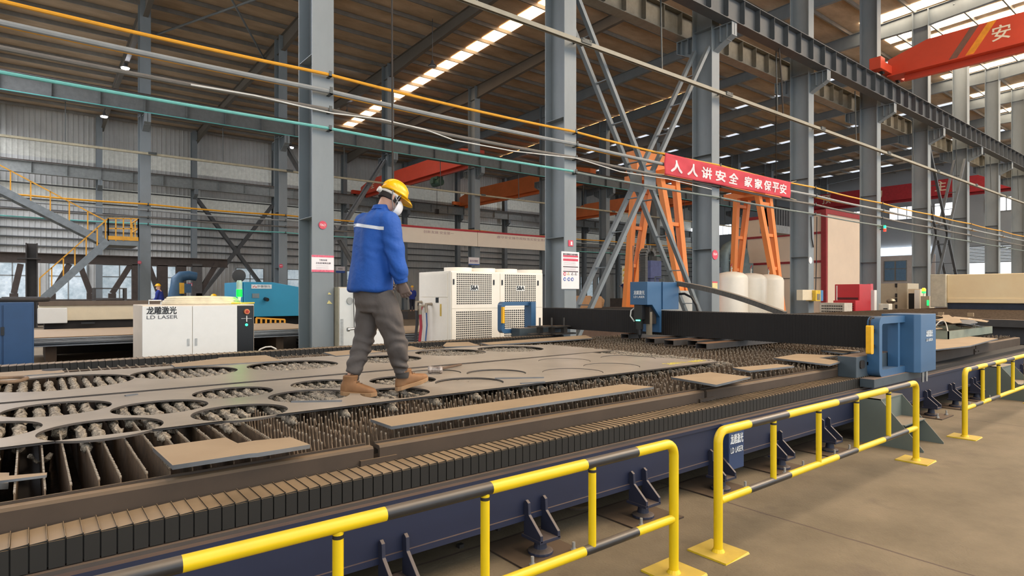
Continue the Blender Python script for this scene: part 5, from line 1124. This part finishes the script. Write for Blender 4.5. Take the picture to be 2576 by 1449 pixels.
X = 30.0; ya, yb, zt = facing(2100, 2162, 715, X); t = thing('air_compressor', 'red compressor housing between the fourth and fifth columns', 'compressor', (X+.6, (ya+yb)/2, 0))
MB().box(X, X+1.3, ya, yb, 0, zt).build('housing', wm_, t, bevel=.02); MB().box(X-.01, X, ya+.06, yb-.1, zt-.72, zt-.62).build('vent_band', lv, t); MB().box(X-.02, X, yb-.12, yb-.08, zt-.8, zt-.06).build('trim', white_c, t)
y2, y3, z2 = facing(2096, 2152, 756, X-.5); MB().box(X-.5, X, y2, y3, 0, z2).build('front_module', wm_, t, bevel=.02); m = MB()
for i in range(10): m.box(X-.515, X-.499, y2+.08, y2+.55, .35+.1*i, .40+.1*i)
m.build('louvre', lv, t)
X = 31.4; ya, yb, zt = facing(2181, 2190, 714, X); t = thing('compressor_panel', 'tall narrow pink-red panel in front of the fifth column', 'panel', (X, ya, 0)); MB().box(X, X+.3, ya, yb, 0, zt).build('case', M('panel_pinkred', 'c04a58', .4), t); MB().box(X+.02, X+.3, ya-.16, ya, 0, zt-.3).build('white_case', white_c, t)
X = 28.0; ya, yb, zt = facing(2062, 2124, 762, X); t = thing('condenser_unit', 'low grey condenser with a round-holed grille in front of the red compressor', 'condenser', (X+.4, (ya+yb)/2, 0)); MB().box(X, X+.8, ya, yb, 0, zt).build('case', M('condenser_grey', 'c0bab0', .5), t)
m = MB(); nx, ny = 12, 9; w_, h_ = (yb-ya)*.86, zt*.8
for i in range(nx):
    for j in range(ny): m.lathe((X-.004, ya+(yb-ya)*.07+w_*(i+.5)/nx, zt-.08-h_*(j+.5)/ny), [(w_/nx*.42,0),(w_/nx*.42,.02)], 10, 'x')
m.k = 1; m.box(X-.002, X+.004, ya+.04, yb-.04, zt-.1-h_, zt-.06); m.build('grille', [gr, M('condenser_grey', 'c0bab0', .5)], t)
X = 36.0; ya, yb, zt = facing(2215, 2283, 713, X); t = thing('beige_switchgear', 'big beige cabinet with black hinges behind the fifth column', 'cabinet', (X+.8, (ya+yb)/2, 0)); MB().box(X, X+1.6, ya, yb, 0, zt).build('case', bg, t); yh = Xp(2255, 720, X).y
for z0_, z1_ in ((.1, zt*.45), (zt*.46, zt-.04)): MB().box(X-.02, X, ya+.03, yh-.04, z0_, z1_).build('door', bg, t)
for py in (718, 743, 755, 771): z = Xp(2256, py, X).z; MB().box(X-.04, X, yh-.05, yh+.05, z-.1, z+.1).build('hinge', black_p, t)
X = 35.0; ya, yb, zt = facing(2284, 2315, 727, X); t = thing('cream_cabinet', 'narrow cream cabinet beside the beige cabinet', 'cabinet', (X+.4, (ya+yb)/2, 0)); MB().box(X, X+.8, ya, yb, 0, zt).build('case', cream_c, t); MB().box(X-.02, X, yb-.28, yb-.04, .9, zt-.22).build('dark_door', gr, t); MB().box(X-.02, X, ya+.03, ya+.25, .3, zt-.05).build('white_door', white_c, t)
X = 34.0; ya, yb, zt = facing(2316, 2338, 745, X); t = thing('operator_desk', 'small grey-beige operator cabinet below the orange signal lamp', 'cabinet', (X+.3, (ya+yb)/2, 0)); MB().box(X, X+.7, ya, yb, 0, zt).build('case', bg, t); p = Xp(2324, 745, X+.2)
MB().lathe((p.x,p.y,zt), [(.03,0),(.03,.14)], 8).build('stalk', white_c, t); MB().lathe((p.x,p.y,zt+.14), [(.09,0),(.09,.1)], 12).build('green_lamp', M('lamp_green', '2fbf6a', .3, emit=1.2), t); MB().lathe((p.x,p.y,zt+.24), [(.09,0),(.09,.1),(.05,.16)], 12).build('orange_lamp', M('lamp_orange', 'ff9a1c', .3, var=0, emit=4), t); MB().box(X-.02, X, ya+.02, ya+.1, zt-.45, zt-.2).build('green_key', M('lamp_green2', '20ff70', .3, var=0, emit=1.2), t)
X = 29.6; ya, yb, zt = facing(2210, 2236, 764, X); t = thing('stabiliser_box', 'small white appliance in front of the beige cabinet', 'box', (X+.2, (ya+yb)/2, 0)); MB().box(X, X+.4, ya, yb, 0, zt).build('case', M('appliance_white', 'd5d0c2', .5), t, bevel=.02); MB().box(X-.01, X, ya+.05, ya+.22, zt-.25, zt-.2).build('label', black_p, t)
p = Yp(2241, 757, 11.4); t = thing('pressure_vessel', 'small round metal bowl on a stalk beside the white appliance', 'gauge', (p.x, 11.4, 0)); MB().lathe((p.x,11.4,p.z), [(.02,-.18),(.15,-.10),(.2,0),(.15,.08),(.03,.12)], 16).build('bowl', M('bowl_metal', '9a9688', .35, .7), t, smooth=True); MB().lathe((p.x,11.4,0), [(.05,0),(.03,p.z-.18)], 8).build('stalk', M('bowl_metal', '9a9688', .35, .7), t)
# second laser machine with its cream cover
c2 = thing('second_cutting_machine', 'second cutting machine with a long cream gantry cover at right', 'cutting machine', (32, 6, 0)); x2 = 31.0
tl_ = Xp(2382, 691, x2); bl_ = Xp(2382, 762, x2); cov = M('cover_cream', 'f4e0b6', .5, var=.05, scale=.6, second='e4ca9e')
MB().box(x2, x2+1.5, -2.0, tl_.y, bl_.z, tl_.z).build('gantry_cover', cov, c2, bevel=.03); MB().box(x2-.02, x2+.0, -2.0, tl_.y-.05, bl_.z+.02, bl_.z+.2).build('lower_lip', cov, c2)
el = Xp(2341, 691, x2-.1); MB().box(x2-.15, x2+1.5, tl_.y, el.y, Xp(2341,772,x2).z, tl_.z+.02).build('end_cover', M('cover_grey', 'bdb5a0', .5), c2, bevel=.03)
MB().box(x2+.1, x2+1.2, -2, tl_.y, bl_.z-.35, bl_.z).build('beam', M('beam_navy', '2b3444', .5), c2)
MB().box(18.2, 50, 1.0, 10.0, .55, 1.02).build('bed', M('bed_dark', '35363a', .6, dust='6d5f50'), c2)
m = MB(); x = 18.3
while x < 46: m.box(x, x+.02, 1.1, 9.9, 1.02, 1.09); x += .25
o = m.build('slats', slat_m, c2); o['kind'] = 'stuff'
MB().box(18.0, 18.2, .8, 10.2, .95, 1.12).build('side_rail', M('rail_charcoal', '3b3a3a', .6, dust='8b7560'), c2)
for i, (px, py) in enumerate(((2367,788),(2442,790))): p = Xp(px, py, 17.98); MB().box(17.95, 18.0, p.y-.06, p.y+.06, p.z-.06, p.z+.03).build('end_stop', M('stop_tan', '9d8566', .6), c2)
bb_ = MB(); bb_.box(18.3, 22, -.5, 3.6, .0, .98); bb_.build('bed_block', M('block_bluegrey', '6f7a84', .5, dust='7a6b5b'), c2)
# scrap tray standing on the far end of the first table
a, b = Zp(2340, 850, ZS+.012), Zp(2541, 846, ZS+.012); tr = thing('scrap_tray', 'grey-green steel tray heaped with tan cut-offs at the far table end', 'tray', (14.5, 4.4, ZS)); x0, x1, y0, y1 = 13.3, 16.1, 3.75, 5.4; trm = M('tray_green', '7d8577', .6, var=.15, scale=5, dust='8d7862')
for bx_ in ((x0,x1,y0,y0+.02,.87,1.04),(x0,x1,y1-.02,y1,.87,1.04),(x0,x0+.02,y0,y1,.87,1.04),(x1-.02,x1,y0,y1,.87,1.04)): MB().box(*bx_).build('side', trm, tr)
MB().box(x0, x1, y0, y1, .872, .89).build('bottom', trm, tr)
r = random.Random(21)
for i in range(26):
    cx_, cy_ = r.uniform(x0+.5, x1-.5), r.uniform(y0+.25, y1-.5); L_, n = r.uniform(.5, .95), 11; pts = []
    for j in range(n): t_ = 2*math.pi*j/n; k = r.uniform(.3, 1.0); pts.append((L_*k*math.cos(t_), L_*.45*k*math.sin(t_)))
    o = flat('scrap_offcut', pts, [], 0, .012, rusty if i % 3 else edge_m); o.location = (cx_, cy_, .99+.010*i); o.rotation_euler = (r.uniform(-.1,.2), r.uniform(-.2,.2), r.uniform(0, 6.28)); tag(o, 'jagged tan cut-off in the heap on the grey-green tray', 'scrap', 'cut-offs heaped on the tray')
for i, (u, lb) in enumerate(((13.6,'thin white wire loop left on the scrap heap'),(15.3,'thin white wire loop right on the scrap heap'))): tag(MB().tube([(u+.1*math.sin(t*.4), y0+.1+.02*t, 1.0+.22*math.sin(t*.28)) for t in range(12)], .01, 6).build('wire_loop', M('wire_pale', 'cfc4b4', .5), None, smooth=True), lb, 'wire')
o = plate([Zp(2330,880,.9), Zp(2440,868,.9), Zp(2510,850,.9), Zp(2400,842,.9), Zp(2330,850,.9)], .89, T, 'wide tan plate on the slats beyond the blue gantry cover')
hang('hanging_tow_rope', 'dark pull rope hanging from the near crane girder', 'rope', [Vector((Yp(1960,130,AY-.55).x,AY-.55,GZ0)), Yp(1966,200,AY-.55), Yp(1970,285,AY-.55)], .03, M('dark_rope', '3d3631', .8))
# ---------------------------------------------------------------- people
skin = M('skin', 'd8a88e', .55, var=.05, scale=6); hair_m = M('dark_hair', '221c19', .8); jk = M('work_jacket_blue', '1850a2', .75, var=.12, scale=3, bump=.5, bscale=14); tr_m = M('work_trousers', '57504c', .8, var=.14, scale=4, bump=.4, bscale=10)
boot_m = M('boot_tan', '8d6440', .7, var=.18, scale=12); sole_m = M('boot_sole', 'a07c58', .8, var=.1); glove_m = M('glove_grey', '6f5f57', .85, var=.15, scale=20); helm = M('helmet_yellow', 'f2b70e', .28, var=.02); strap_m = M('strap_pale', 'd9d5cb', .6); mask_m = M('mask_white', 'e9e8e8', .7, var=.02); refl = M('reflective_tape', 'd7dbe2', .35, var=.03)
def frame_at(root, yaw):
    """local axes of a figure: f forward, l to its left"""
    f = Vector((math.cos(yaw), math.sin(yaw), 0)); l = Vector((-f.y, f.x, 0)); return f, l
def limb(mb, pts, rad, n=14, sub=5):
    """tapered limb through joints with rounded ends, smoothly interpolated"""
    P = [Vector(p) for p in pts]; out = []; rr = []
    for i in range(len(P)-1):
        a, b = P[max(i-1,0)], P[min(i+2,len(P)-1)]
        for j in range(sub):
            t = j/sub; t2, t3 = t*t, t*t*t
            p = ((P[i]*2)+(P[i+1]-a)*t+(a*2-P[i]*5+P[i+1]*4-b)*t2+(P[i]*3-a-P[i+1]*3+b)*t3)*.5
            out.append(p); rr.append(rad[i]+(rad[i+1]-rad[i])*(t*t*(3-2*t)))
    out.append(P[-1]); rr.append(rad[-1]); return mb.tube(out, rr, n)
def fuse(o, vox, it=6): return bake(o, [('REMESH', dict(mode='VOXEL', voxel_size=vox)), ('SMOOTH', dict(factor=.5, iterations=it))])
def shade(o):
    o.data.polygons.foreach_set('use_smooth', [True]*len(o.data.polygons)); return o
def worker():
    G = Zp(960, 984, .872); gz = .872
    right = Vector((.894,-.447,0)); away = Vector((.447,.894,0)); Z = Vector((0,0,1)); sc = 1/287.0*1.0
    def p(px, py, a=0.0): return G+right*((px-960)*sc)+away*a+Z*((984-py)*sc)
    t = thing('person', 'worker in blue jacket and yellow helmet walking on the cutting table, looking down', 'person', G)
    # ---- the body, one continuous surface (under the clothes)
    b = MB()
    limb(b, [p(940,750,.02), p(944,690,.02), p(945,620,.02), p(950,560,.01)], [.08,.10,.11,.09])
    limb(b, [p(952,558,.02), p(962,528,.02), p(975,500,.02)], [.075,.058,.062])
    # head: bowed forward
    hc = p(983,499,.01); fdir = (right*.80+away*.34-Z*.49).normalized(); udir = (Z*.85+fdir*.49).normalized(); udir = (udir-fdir*udir.dot(fdir)).normalized(); sdir = fdir.cross(udir)
    rings = []
    for i in range(13):
        q = -1+2*i/12; wv = math.sqrt(max(0, 1-q*q))*.98+.02; jaw = 1-.22*max(0, -q); c = hc+udir*(.118*q)+fdir*(.012*(-q)*(1 if q < 0 else .3))
        rings.append(ell(c, .093*wv*jaw, .073*wv*jaw, 18, fdir, sdir, 2.1))
    b.loft(rings)
    F_ = lambda f, s, u: hc+fdir*f+sdir*s+udir*u
    limb(b, [F_(.088,0,.02), F_(.112,0,-.015), F_(.10,0,-.03)], [.012,.017,.014], 8, 3)         # nose
    limb(b, [F_(.09,-.012,-.06), F_(.094,0,-.06), F_(.09,.012,-.06)], [.009,.011,.009], 8, 3)      # lips
    for s in (-1, 1):
        limb(b, [F_(-.004,s*.074,.028), F_(-.018,s*.086,.012), F_(-.012,s*.082,-.022), F_(.002,s*.074,-.03)], [.010,.014,.012,.008], 8, 3)    # ears
        limb(b, [F_(.088,s*.03,.028), F_(.092,s*.03,.022)], [.013,.012], 8, 2)                       # eyelids
    sr, er, wr = p(980,566,-.13), p(994,652,-.19), p(1008,712,-.17); sl, el, wl_ = p(915,560,.17), p(918,650,.27), p(962,700,.30)
    limb(b, [p(950,560), sr, er, wr], [.09,.062,.046,.032]); limb(b, [p(948,560), sl, el, wl_], [.09,.062,.046,.032])
    hipR, kneeR, anR = p(962,752,-.09), p(997,866,-.05), p(1010,945,.03); hipL, kneeL, anL = p(930,752,.09), p(918,850,.06), p(886,945,-.02)
    limb(b, [p(944,760), hipR, kneeR, anR], [.075,.075,.055,.038]); limb(b, [p(940,760), hipL, kneeL, anL], [.075,.075,.055,.038])
    body = b.build('body', skin, t); fuse(body, .011, 3); shade(body)
    # ---- hair under the helmet
    h = MB(); rings = []
    for i in range(8):
        q = -.28+1.2*i/7; wv = math.sqrt(max(0, 1-q*q)); rings.append(ell(hc+udir*(.118*q)-fdir*.014, .094*wv+.006, .081*wv+.004, 18, fdir, sdir))
    h.loft(rings); hr = h.build('hair', hair_m, t, smooth=True)
    # ---- helmet: shell, brim, ridge, harness
    ho = hc+udir*.045+fdir*.005; hu = (udir*.97-fdir*.05).normalized(); hf = (fdir-hu*fdir.dot(hu)).normalized(); hs = hf.cross(hu)
    s = MB(); rings = [ell(ho+hf*.02, .150, .113, 36, hf, hs), ell(ho+hf*.018+hu*.006, .154, .117, 36, hf, hs), ell(ho+hf*.012+hu*.014, .130, .108, 36, hf, hs)]
    for i in range(9):
        a = math.pi/2*i/9; rings.append(ell(ho+hu*(.02+.106*math.sin(a)), .123*math.cos(a)+.002, .104*math.cos(a)+.002, 36, hf, hs))
    s.loft(rings)
    rid = [ho+hu*(.024+.108*math.sin(a))+hf*(.119*math.cos(a)) for a in [math.pi*i/16 for i in range(1, 16)]]; s.tube(rid, .011, 8)
    for o_ in (-.045, .045):
        s.tube([ho+hu*(.022+.099*math.sin(a))+hf*(.113*math.cos(a))+hs*o_*.85 for a in [math.pi*(.14+.72*i/14) for i in range(15)]], .007, 6)
    pk = MB(); hl = s.build('helmet', helm, t, smooth=.9)
    rings = [ell(ho+hf*.045-hu*.002, .148, .089, 30, hf, hs), ell(ho+hf*.05-hu*.012, .151, .092, 30, hf, hs), ell(ho+hf*.04+hu*.012, .133, .088, 30, hf, hs)]
    pk.loft(rings).build('peak', helm, hl, smooth=True)
    hb_ = MB(); hb_.tube([hc+udir*.022+(-fdir*math.cos(a)*.106+sdir*math.sin(a)*.086) for a in [math.pi*(-.55+1.1*i/20) for i in range(21)]], .014, 8); hb_.build('head_band', strap_m, hl, smooth=True)
    kn = MB(); kc = hc+udir*.012-fdir*.112; kn.tube([kc, kc-fdir*.03], .026, 14); kn.build('band_knob', strap_m, hl, smooth=True)
    cs = MB()
    for s_ in (-1, 1):
        cs.tube([ho+hs*s_*.098+hf*.03, F_(.03,s_*.083,-.02), F_(.055,s_*.055,-.10), F_(.06,0,-.125)], .005, 6); cs.tube([ho+hs*s_*.096-hf*.055, F_(-.02,s_*.086,-.02), F_(.04,s_*.07,-.085)], .005, 6)
    cs.build('chin_strap', M('strap_grey', '8b8680', .6), hl, smooth=True)
    # ---- dust mask
    mk = MB(); rings = []
    for i in range(9):
        a = math.pi/2*i/8; rings.append(ell(F_(.055+.085*math.sin(a), 0, -.05+.0*i), .068*math.cos(a)+.002, .082*math.cos(a)+.002, 20, sdir, udir, 2.4))
    mk = mk.loft(rings).build('dust_mask', mask_m, t, smooth=True); ms = MB()
    for s_ in (-1, 1): ms.tube([F_(.065,s_*.06,-.02), F_(.02,s_*.08,.0), F_(-.015,s_*.088,.02)], .004, 5)
    ms.build('ear_loop', mask_m, mk)
    # ---- jacket: torso and sleeves fused, collar, tape
    fw = (right*.88+away*.47).normalized(); sd = Vector((-fw.y, fw.x, 0))           # chest direction and its left
    j = MB(); R_ = []
    rows = [(734,931,.215,.165,2.3),(729,931,.228,.178,2.3),(700,933,.222,.172,2.3),(660,936,.21,.162,2.4),(620,938,.205,.155,2.5),(590,941,.205,.148,2.6),(565,943,.205,.135,2.6),(550,946,.19,.12,2.5),(540,950,.15,.10,2.2),(530,957,.10,.082,2.0),(522,961,.082,.074,2.0)]
    for (py, px, ws, wf, pw) in rows:
        R_.append(ell(p(px, py, .02), ws, wf, 28, sd, fw, pw))
    j.loft(R_)
    def sleeve(a_, b_, c_, r0, r1, r2):
        d = (c_-b_).normalized(); limb(j, [p(952,556,.01)*.35+a_*.65, a_, a_.lerp(b_, .55)+Vector((0,0,.0)), b_, b_.lerp(c_, .6), c_], [r0*.95, r0, r0*.92, r1, r1*.98, r2], 16, 5)
    sleeve(sr, er, wr-(wr-er)*.12, .098, .078, .056); sleeve(sl, el, wl_-(wl_-el)*.12, .098, .078, .056)
    jo = j.build('jacket', jk, t); fuse(jo, .0105, 5)
    for v in jo.data.vertices:                       # cloth folds
        q = v.co*1.0; d_ = q-(er-wloc(t)); ar = max(0, 1-d_.length/.3); an = math.atan2(q.y-.0, q.x+.04); n_ = .012*noise.noise((q.x*5, q.y*5, q.z*2.5))+.009*math.sin(an*6+q.z*9+4*noise.noise((q.x*3, q.y*3, q.z*3)))*(.4+max(0, 1.5-q.z)*.5)+ar*.008*math.sin(q.z*42+(q.x-q.y)*22+6*noise.noise((q.x*7, q.y*7, q.z*4))); arm = 1
        v.co += v.normal*n_*arm
    shade(jo)
    cl = MB(); rr = [ell(p(957,527,.012), .082, .078, 24, sd, fw), ell(p(960,517,.012), .075, .073, 24, sd, fw), ell(p(960,516,.012), .068, .066, 24, sd, fw), ell(p(957,528,.012), .070, .068, 24, sd, fw)]
    cl.loft(rr).build('collar', jk, jo, smooth=True)
    # reflective tape follows the back of the jacket
    from mathutils.bvhtree import BVHTree
    bvh = BVHTree.FromPolygons([v.co for v in jo.data.vertices], [tuple(pp.vertices) for pp in jo.data.polygons]); tp = MB(); vs = []
    c0 = p(945,575,.02)-wloc(t); N_ = 22
    for i in range(N_+1):
        a = math.radians(-78+156*i/N_); dr = (-fw*math.cos(a)+sd*math.sin(a)); zc = (984-(564+17*(i/N_ if False else 1-i/N_)**1.6*1.0))*sc
        for dz in (-.014, .014):
            o_ = Vector((c0.x, c0.y, zc+dz)); hit = bvh.ray_cast(o_+dr*.6, -dr)
            vs.append((hit[0] if hit[0] else o_+dr*.2)+dr*.004)
    off = wloc(t); tp.add([v+off for v in vs], [(2*i, 2*i+1, 2*i+3, 2*i+2) for i in range(N_)]); tp.build('reflective_tape', refl, jo, smooth=True)
    for (wp, ep, nm) in ((wr, er, 'cuff'), (wl_, el, 'cuff')):
        d = (wp-ep).normalized(); c = MB(); limb(c, [wp-d*.075, wp-d*.03, wp+d*.0], [.057,.060,.054], 16, 3); c.build(nm, jk, jo, smooth=True)
    # ---- trousers
    q = MB(); rows = [(690,934,.16,.125),(715,934,.17,.135),(740,936,.178,.145),(765,940,.18,.145),(785,944,.165,.13)]
    q.loft([ell(p(px, py, .01), ws, wf, 24, sd, fw, 2.3) for py, px, ws, wf in rows])
    limb(q, [p(956,742,-.06), p(975,790,-.08), p(996,862,-.06), p(1001,900,-.02), p(1009,936,.02)], [.122,.116,.094,.083,.067], 18, 6)
    limb(q, [p(930,742,.07), p(926,800,.08), p(917,850,.06), p(902,900,.02), p(889,938,-.01)], [.122,.112,.092,.082,.067], 18, 6)
    tro = q.build('trousers', tr_m, t); fuse(tro, .0105, 4)
    for v in tro.data.vertices:
        z = v.co.z; low = min(1, max(0, 1.25-z/.55)); q_ = v.co
        v.co += v.normal*(.016*noise.noise((q_.x*6, q_.y*6, q_.z*4))+(low*.010+.004)*math.sin(q_.z*62+(q_.x+q_.y)*16+5*noise.noise((q_.x*6, q_.y*6, q_.z*5)))*(.6+noise.noise((q_.x*5+2, q_.y*5, q_.z*6))))
    shade(tro)
    for c_ in (p(1011,947,.02), p(888,949,-.01)):
        m = MB(); limb(m, [c_+Z*.03, c_, c_-Z*.02], [.062,.060,.055], 16, 3); m.build('trouser_cuff', M('cuff_dark', '3c3835', .8), tro, smooth=True)
    # ---- boots
    def boot(an, heel, toe):
        d = (toe-heel); d.z = 0; L_ = .305; d.normalize(); s_ = Vector((-d.y, d.x, 0)); h0 = Vector((heel.x, heel.y, heel.z)); pitch = (toe.z-heel.z)/L_
        B_ = lambda f, z, s=0: h0+d*f+Vector((0,0,z+pitch*f))+s_*s
        m = MB(); m.loft([ell(B_(.05,.03), .06, .042, 20, d, s_), ell(B_(.06,.09), .066, .045, 20, d, s_), ell(B_(.075,.13), .064, .046, 20, d, s_), ell(B_(.082,.175), .066, .05, 20, d, s_)])
        m.loft([ell(B_(f,z), .004+0*f, w_, 20, Vector((0,0,1)), s_) if False else ell(B_(f,z), hz, w_, 20, Vector((0,0,1)), s_, 2.5) for f, z, hz, w_ in ((.002,.06,.03,.02),(.02,.065,.045,.036),(.07,.075,.058,.044),(.13,.072,.055,.046),(.19,.062,.042,.05),(.245,.055,.034,.05),(.285,.05,.026,.038),(.304,.045,.012,.02))])
        bo = m.build('boot', boot_m, t); fuse(bo, .008, 3); shade(bo)
        so = MB(); out = [(.0,.028),(.03,.042),(.1,.04),(.16,.043),(.22,.053),(.27,.046),(.305,.022)]; pl = [(f, w_) for f, w_ in out]+[(f, -w_) for f, w_ in out[::-1]]
        so.add([B_(f, .0+.012*max(0,(f-.22)/.09), s) for f, s in pl]+[B_(f, .036+.012*max(0,(f-.22)/.09), s*1.04) for f, s in pl], [tuple(range(len(pl))), tuple(range(2*len(pl)-1, len(pl)-1, -1))]+[(i, (i+1) % len(pl), (i+1) % len(pl)+len(pl), i+len(pl)) for i in range(len(pl))]); so.build('sole', sole_m, bo, bevel=.004)
        la = MB()
        for k in range(5): f, z = .165-.022*k, .112+.018*k; la.tube([B_(f,z-.012,-.03), B_(f+.012,z,0), B_(f,z-.012,.03)], .0045, 6)
        la.build('laces', M('lace_tan', '6e4f35', .8), bo)
    boot(anR, p(996,986,.02), p(1064,968,.12)); boot(anL, p(863,988,-.04), p(932,994,-.10))
    # ---- gloves: palm, four unequal bent fingers and a thumb, closed on a pen
    def glove(wp, ep, fwd, inward, pen=False):
        d = ((wp-ep).normalized()*.75+fwd*.25-Z*.35).normalized(); n_ = inward.normalized(); n_ = (n_-d*n_.dot(d)).normalized(); sx = d.cross(n_).normalized()     # sx runs across the knuckles
        m = MB(); W = lambda f, s, n: wp+d*f+sx*s+n_*n
        limb(m, [W(-.06,0,0), W(-.01,0,0)], [.044,.036], 14, 2)
        m.loft([ell(W(f,s,0), w_, th_, 16, sx, n_, 2.6) for f, s, w_, th_ in ((-.01,0,.032,.026),(.02,0,.040,.025),(.055,0,.046,.022),(.088,0,.046,.019),(.098,0,.04,.014))])
        for k, (s, l) in enumerate(((-.034,.068),(-.011,.078),(.012,.074),(.034,.058))):
            c_ = .7 if pen and k < 2 else .9
            limb(m, [W(.085,s,.0), W(.085+l*.42,s*1.02,.012*c_), W(.085+l*.62,s*1.0,.040*c_), W(.085+l*.48,s*.98,.062*c_)], [.0135,.0125,.0115,.0095], 10, 4)
        limb(m, [W(.01,-.03,.006), W(.04,-.054,.018), W(.075,-.052,.036), W(.098,-.036,.046)], [.017,.015,.013,.0105], 10, 4)
        o = m.build('glove', glove_m, t); bake(o, [('REMESH', dict(mode='VOXEL', voxel_size=.0042)), ('SMOOTH', dict(factor=.5, iterations=2))]); shade(o)
        if pen: 
            e = MB(); e.tube([W(.07,-.03,.048), W(.165,-.02,.075)], .006, 10); tag(e.build('marker_pen', black_p, None, smooth=True), 'short black pen held in the worker\'s gloved right hand', 'pen')
    glove(wr, er, fw, fw*.35+away*.9, True); glove(wl_, el, fw, -away*.9+fw*.3)
worker()
# ---- workers far off
def far_worker(loc, yaw, label, lean=0.0, sc=1.0, jacket=None):
    t = thing('person', label, 'person', loc); x, y, z = loc; f = Vector((math.cos(yaw), math.sin(yaw), 0)); l = Vector((-f.y, f.x, 0)); Z = Vector((0,0,1))
    P = lambda a, s, h: Vector(loc)+f*((a+lean*max(0,h-.9))*sc)+l*(s*sc)+Z*(h*sc)
    b = MB(); limb(b, [P(0,0,.95), P(0,0,1.2), P(0,0,1.42), P(0,0,1.55)], [.12,.13,.11,.055]); b.loft([ell(P(.01,0,1.64)+Z*(.115*q*sc), .095*math.sqrt(max(0,1-q*q))*sc+.003, .075*math.sqrt(max(0,1-q*q))*sc+.003, 14, f, l) for q in [-1+2*i/8 for i in range(9)]])
    for s in (-1, 1):
        limb(b, [P(0,s*.05,.95), P(0,s*.1,.88), P(.03,s*.1,.48), P(0,s*.1,.08), P(.12,s*.1,.03)], [.12,.095,.065,.05,.04]); limb(b, [P(0,s*.1,1.4), P(0,s*.19,1.4), P(.08,s*.23,1.12), P(.28,s*.18,1.0), P(.36,s*.16,.99)], [.09,.065,.05,.04,.03])
    o = b.build('body', skin, t); fuse(o, .02, 3); shade(o)
    j = MB(); j.loft([ell(P(0,0,h), rx*sc, ry*sc, 18, f, l, 2.4) for h, rx, ry in ((.84,.15,.2),(.88,.16,.21),(1.1,.15,.2),(1.3,.15,.21),(1.42,.12,.19),(1.48,.08,.1),(1.53,.07,.07))])
    for s in (-1, 1): limb(j, [P(0,s*.12,1.4), P(0,s*.2,1.39), P(.08,s*.24,1.12), P(.26,s*.18,1.01)], [.09,.085,.07,.055])
    o = j.build('jacket', jacket or M('far_jacket', '26388a', .8), t); fuse(o, .02, 3); shade(o)
    q = MB()
    for s in (-1, 1): limb(q, [P(0,s*.06,.92), P(0,s*.1,.86), P(.03,s*.1,.48), P(0,s*.1,.10)], [.13,.115,.085,.075])
    o = q.build('trousers', M('far_trousers', '2b2d3a', .8), t); fuse(o, .02, 3); shade(o)
    MB().loft([ell(P(.03,0,1.70), .15*sc, .115*sc, 18, f, l), ell(P(.02,0,1.715), .13*sc, .11*sc, 18, f, l)]+[ell(P(.01,0,1.71)+Z*(.12*math.sin(a)*sc), .125*math.cos(a)*sc+.002, .108*math.cos(a)*sc+.002, 18, f, l) for a in [math.pi/2*i/6 for i in range(7)]]).build('helmet', helm, t, smooth=True)
    MB().loft([ell(P(.075+.04*math.sin(a),0,1.60), .055*math.cos(a)+.002, .06*math.cos(a)+.002, 12, l, Z) for a in [math.pi/2*i/4 for i in range(5)]]).build('dust_mask', mask_m, t, smooth=True)
def standing(px, py, Y, yaw, label, lean=0, jacket=None):
    p_ = Yp(px, py, Y); far_worker((p_.x, Y, p_.z-1.83), yaw, label, lean, 1.0, jacket)
    if p_.z-1.83 > .05: tag(MB().box(p_.x-.8, p_.x+.8, Y-.8, Y+.8, 0, p_.z-1.83).build('work_platform', M('platform_steel', '4b433d', .7)), 'low steel platform under the '+' '.join(label.split()[:9]), 'platform')
standing(405, 713, 33, 2.6, 'far worker in dark blue at the bench left of the middle column', .15)
standing(558, 739, 27, 2.9, 'far worker bending beside the teal machine', .35, M('far_jacket_grey', '30363f', .8))
standing(1037, 718, 38, 1.2, 'far worker behind the boots of the near worker, seen from behind')
standing(1570, 694, 33, 2.2, 'far worker standing behind the orange portal leg', 0, M('far_jacket_navy', '2b3870', .8))
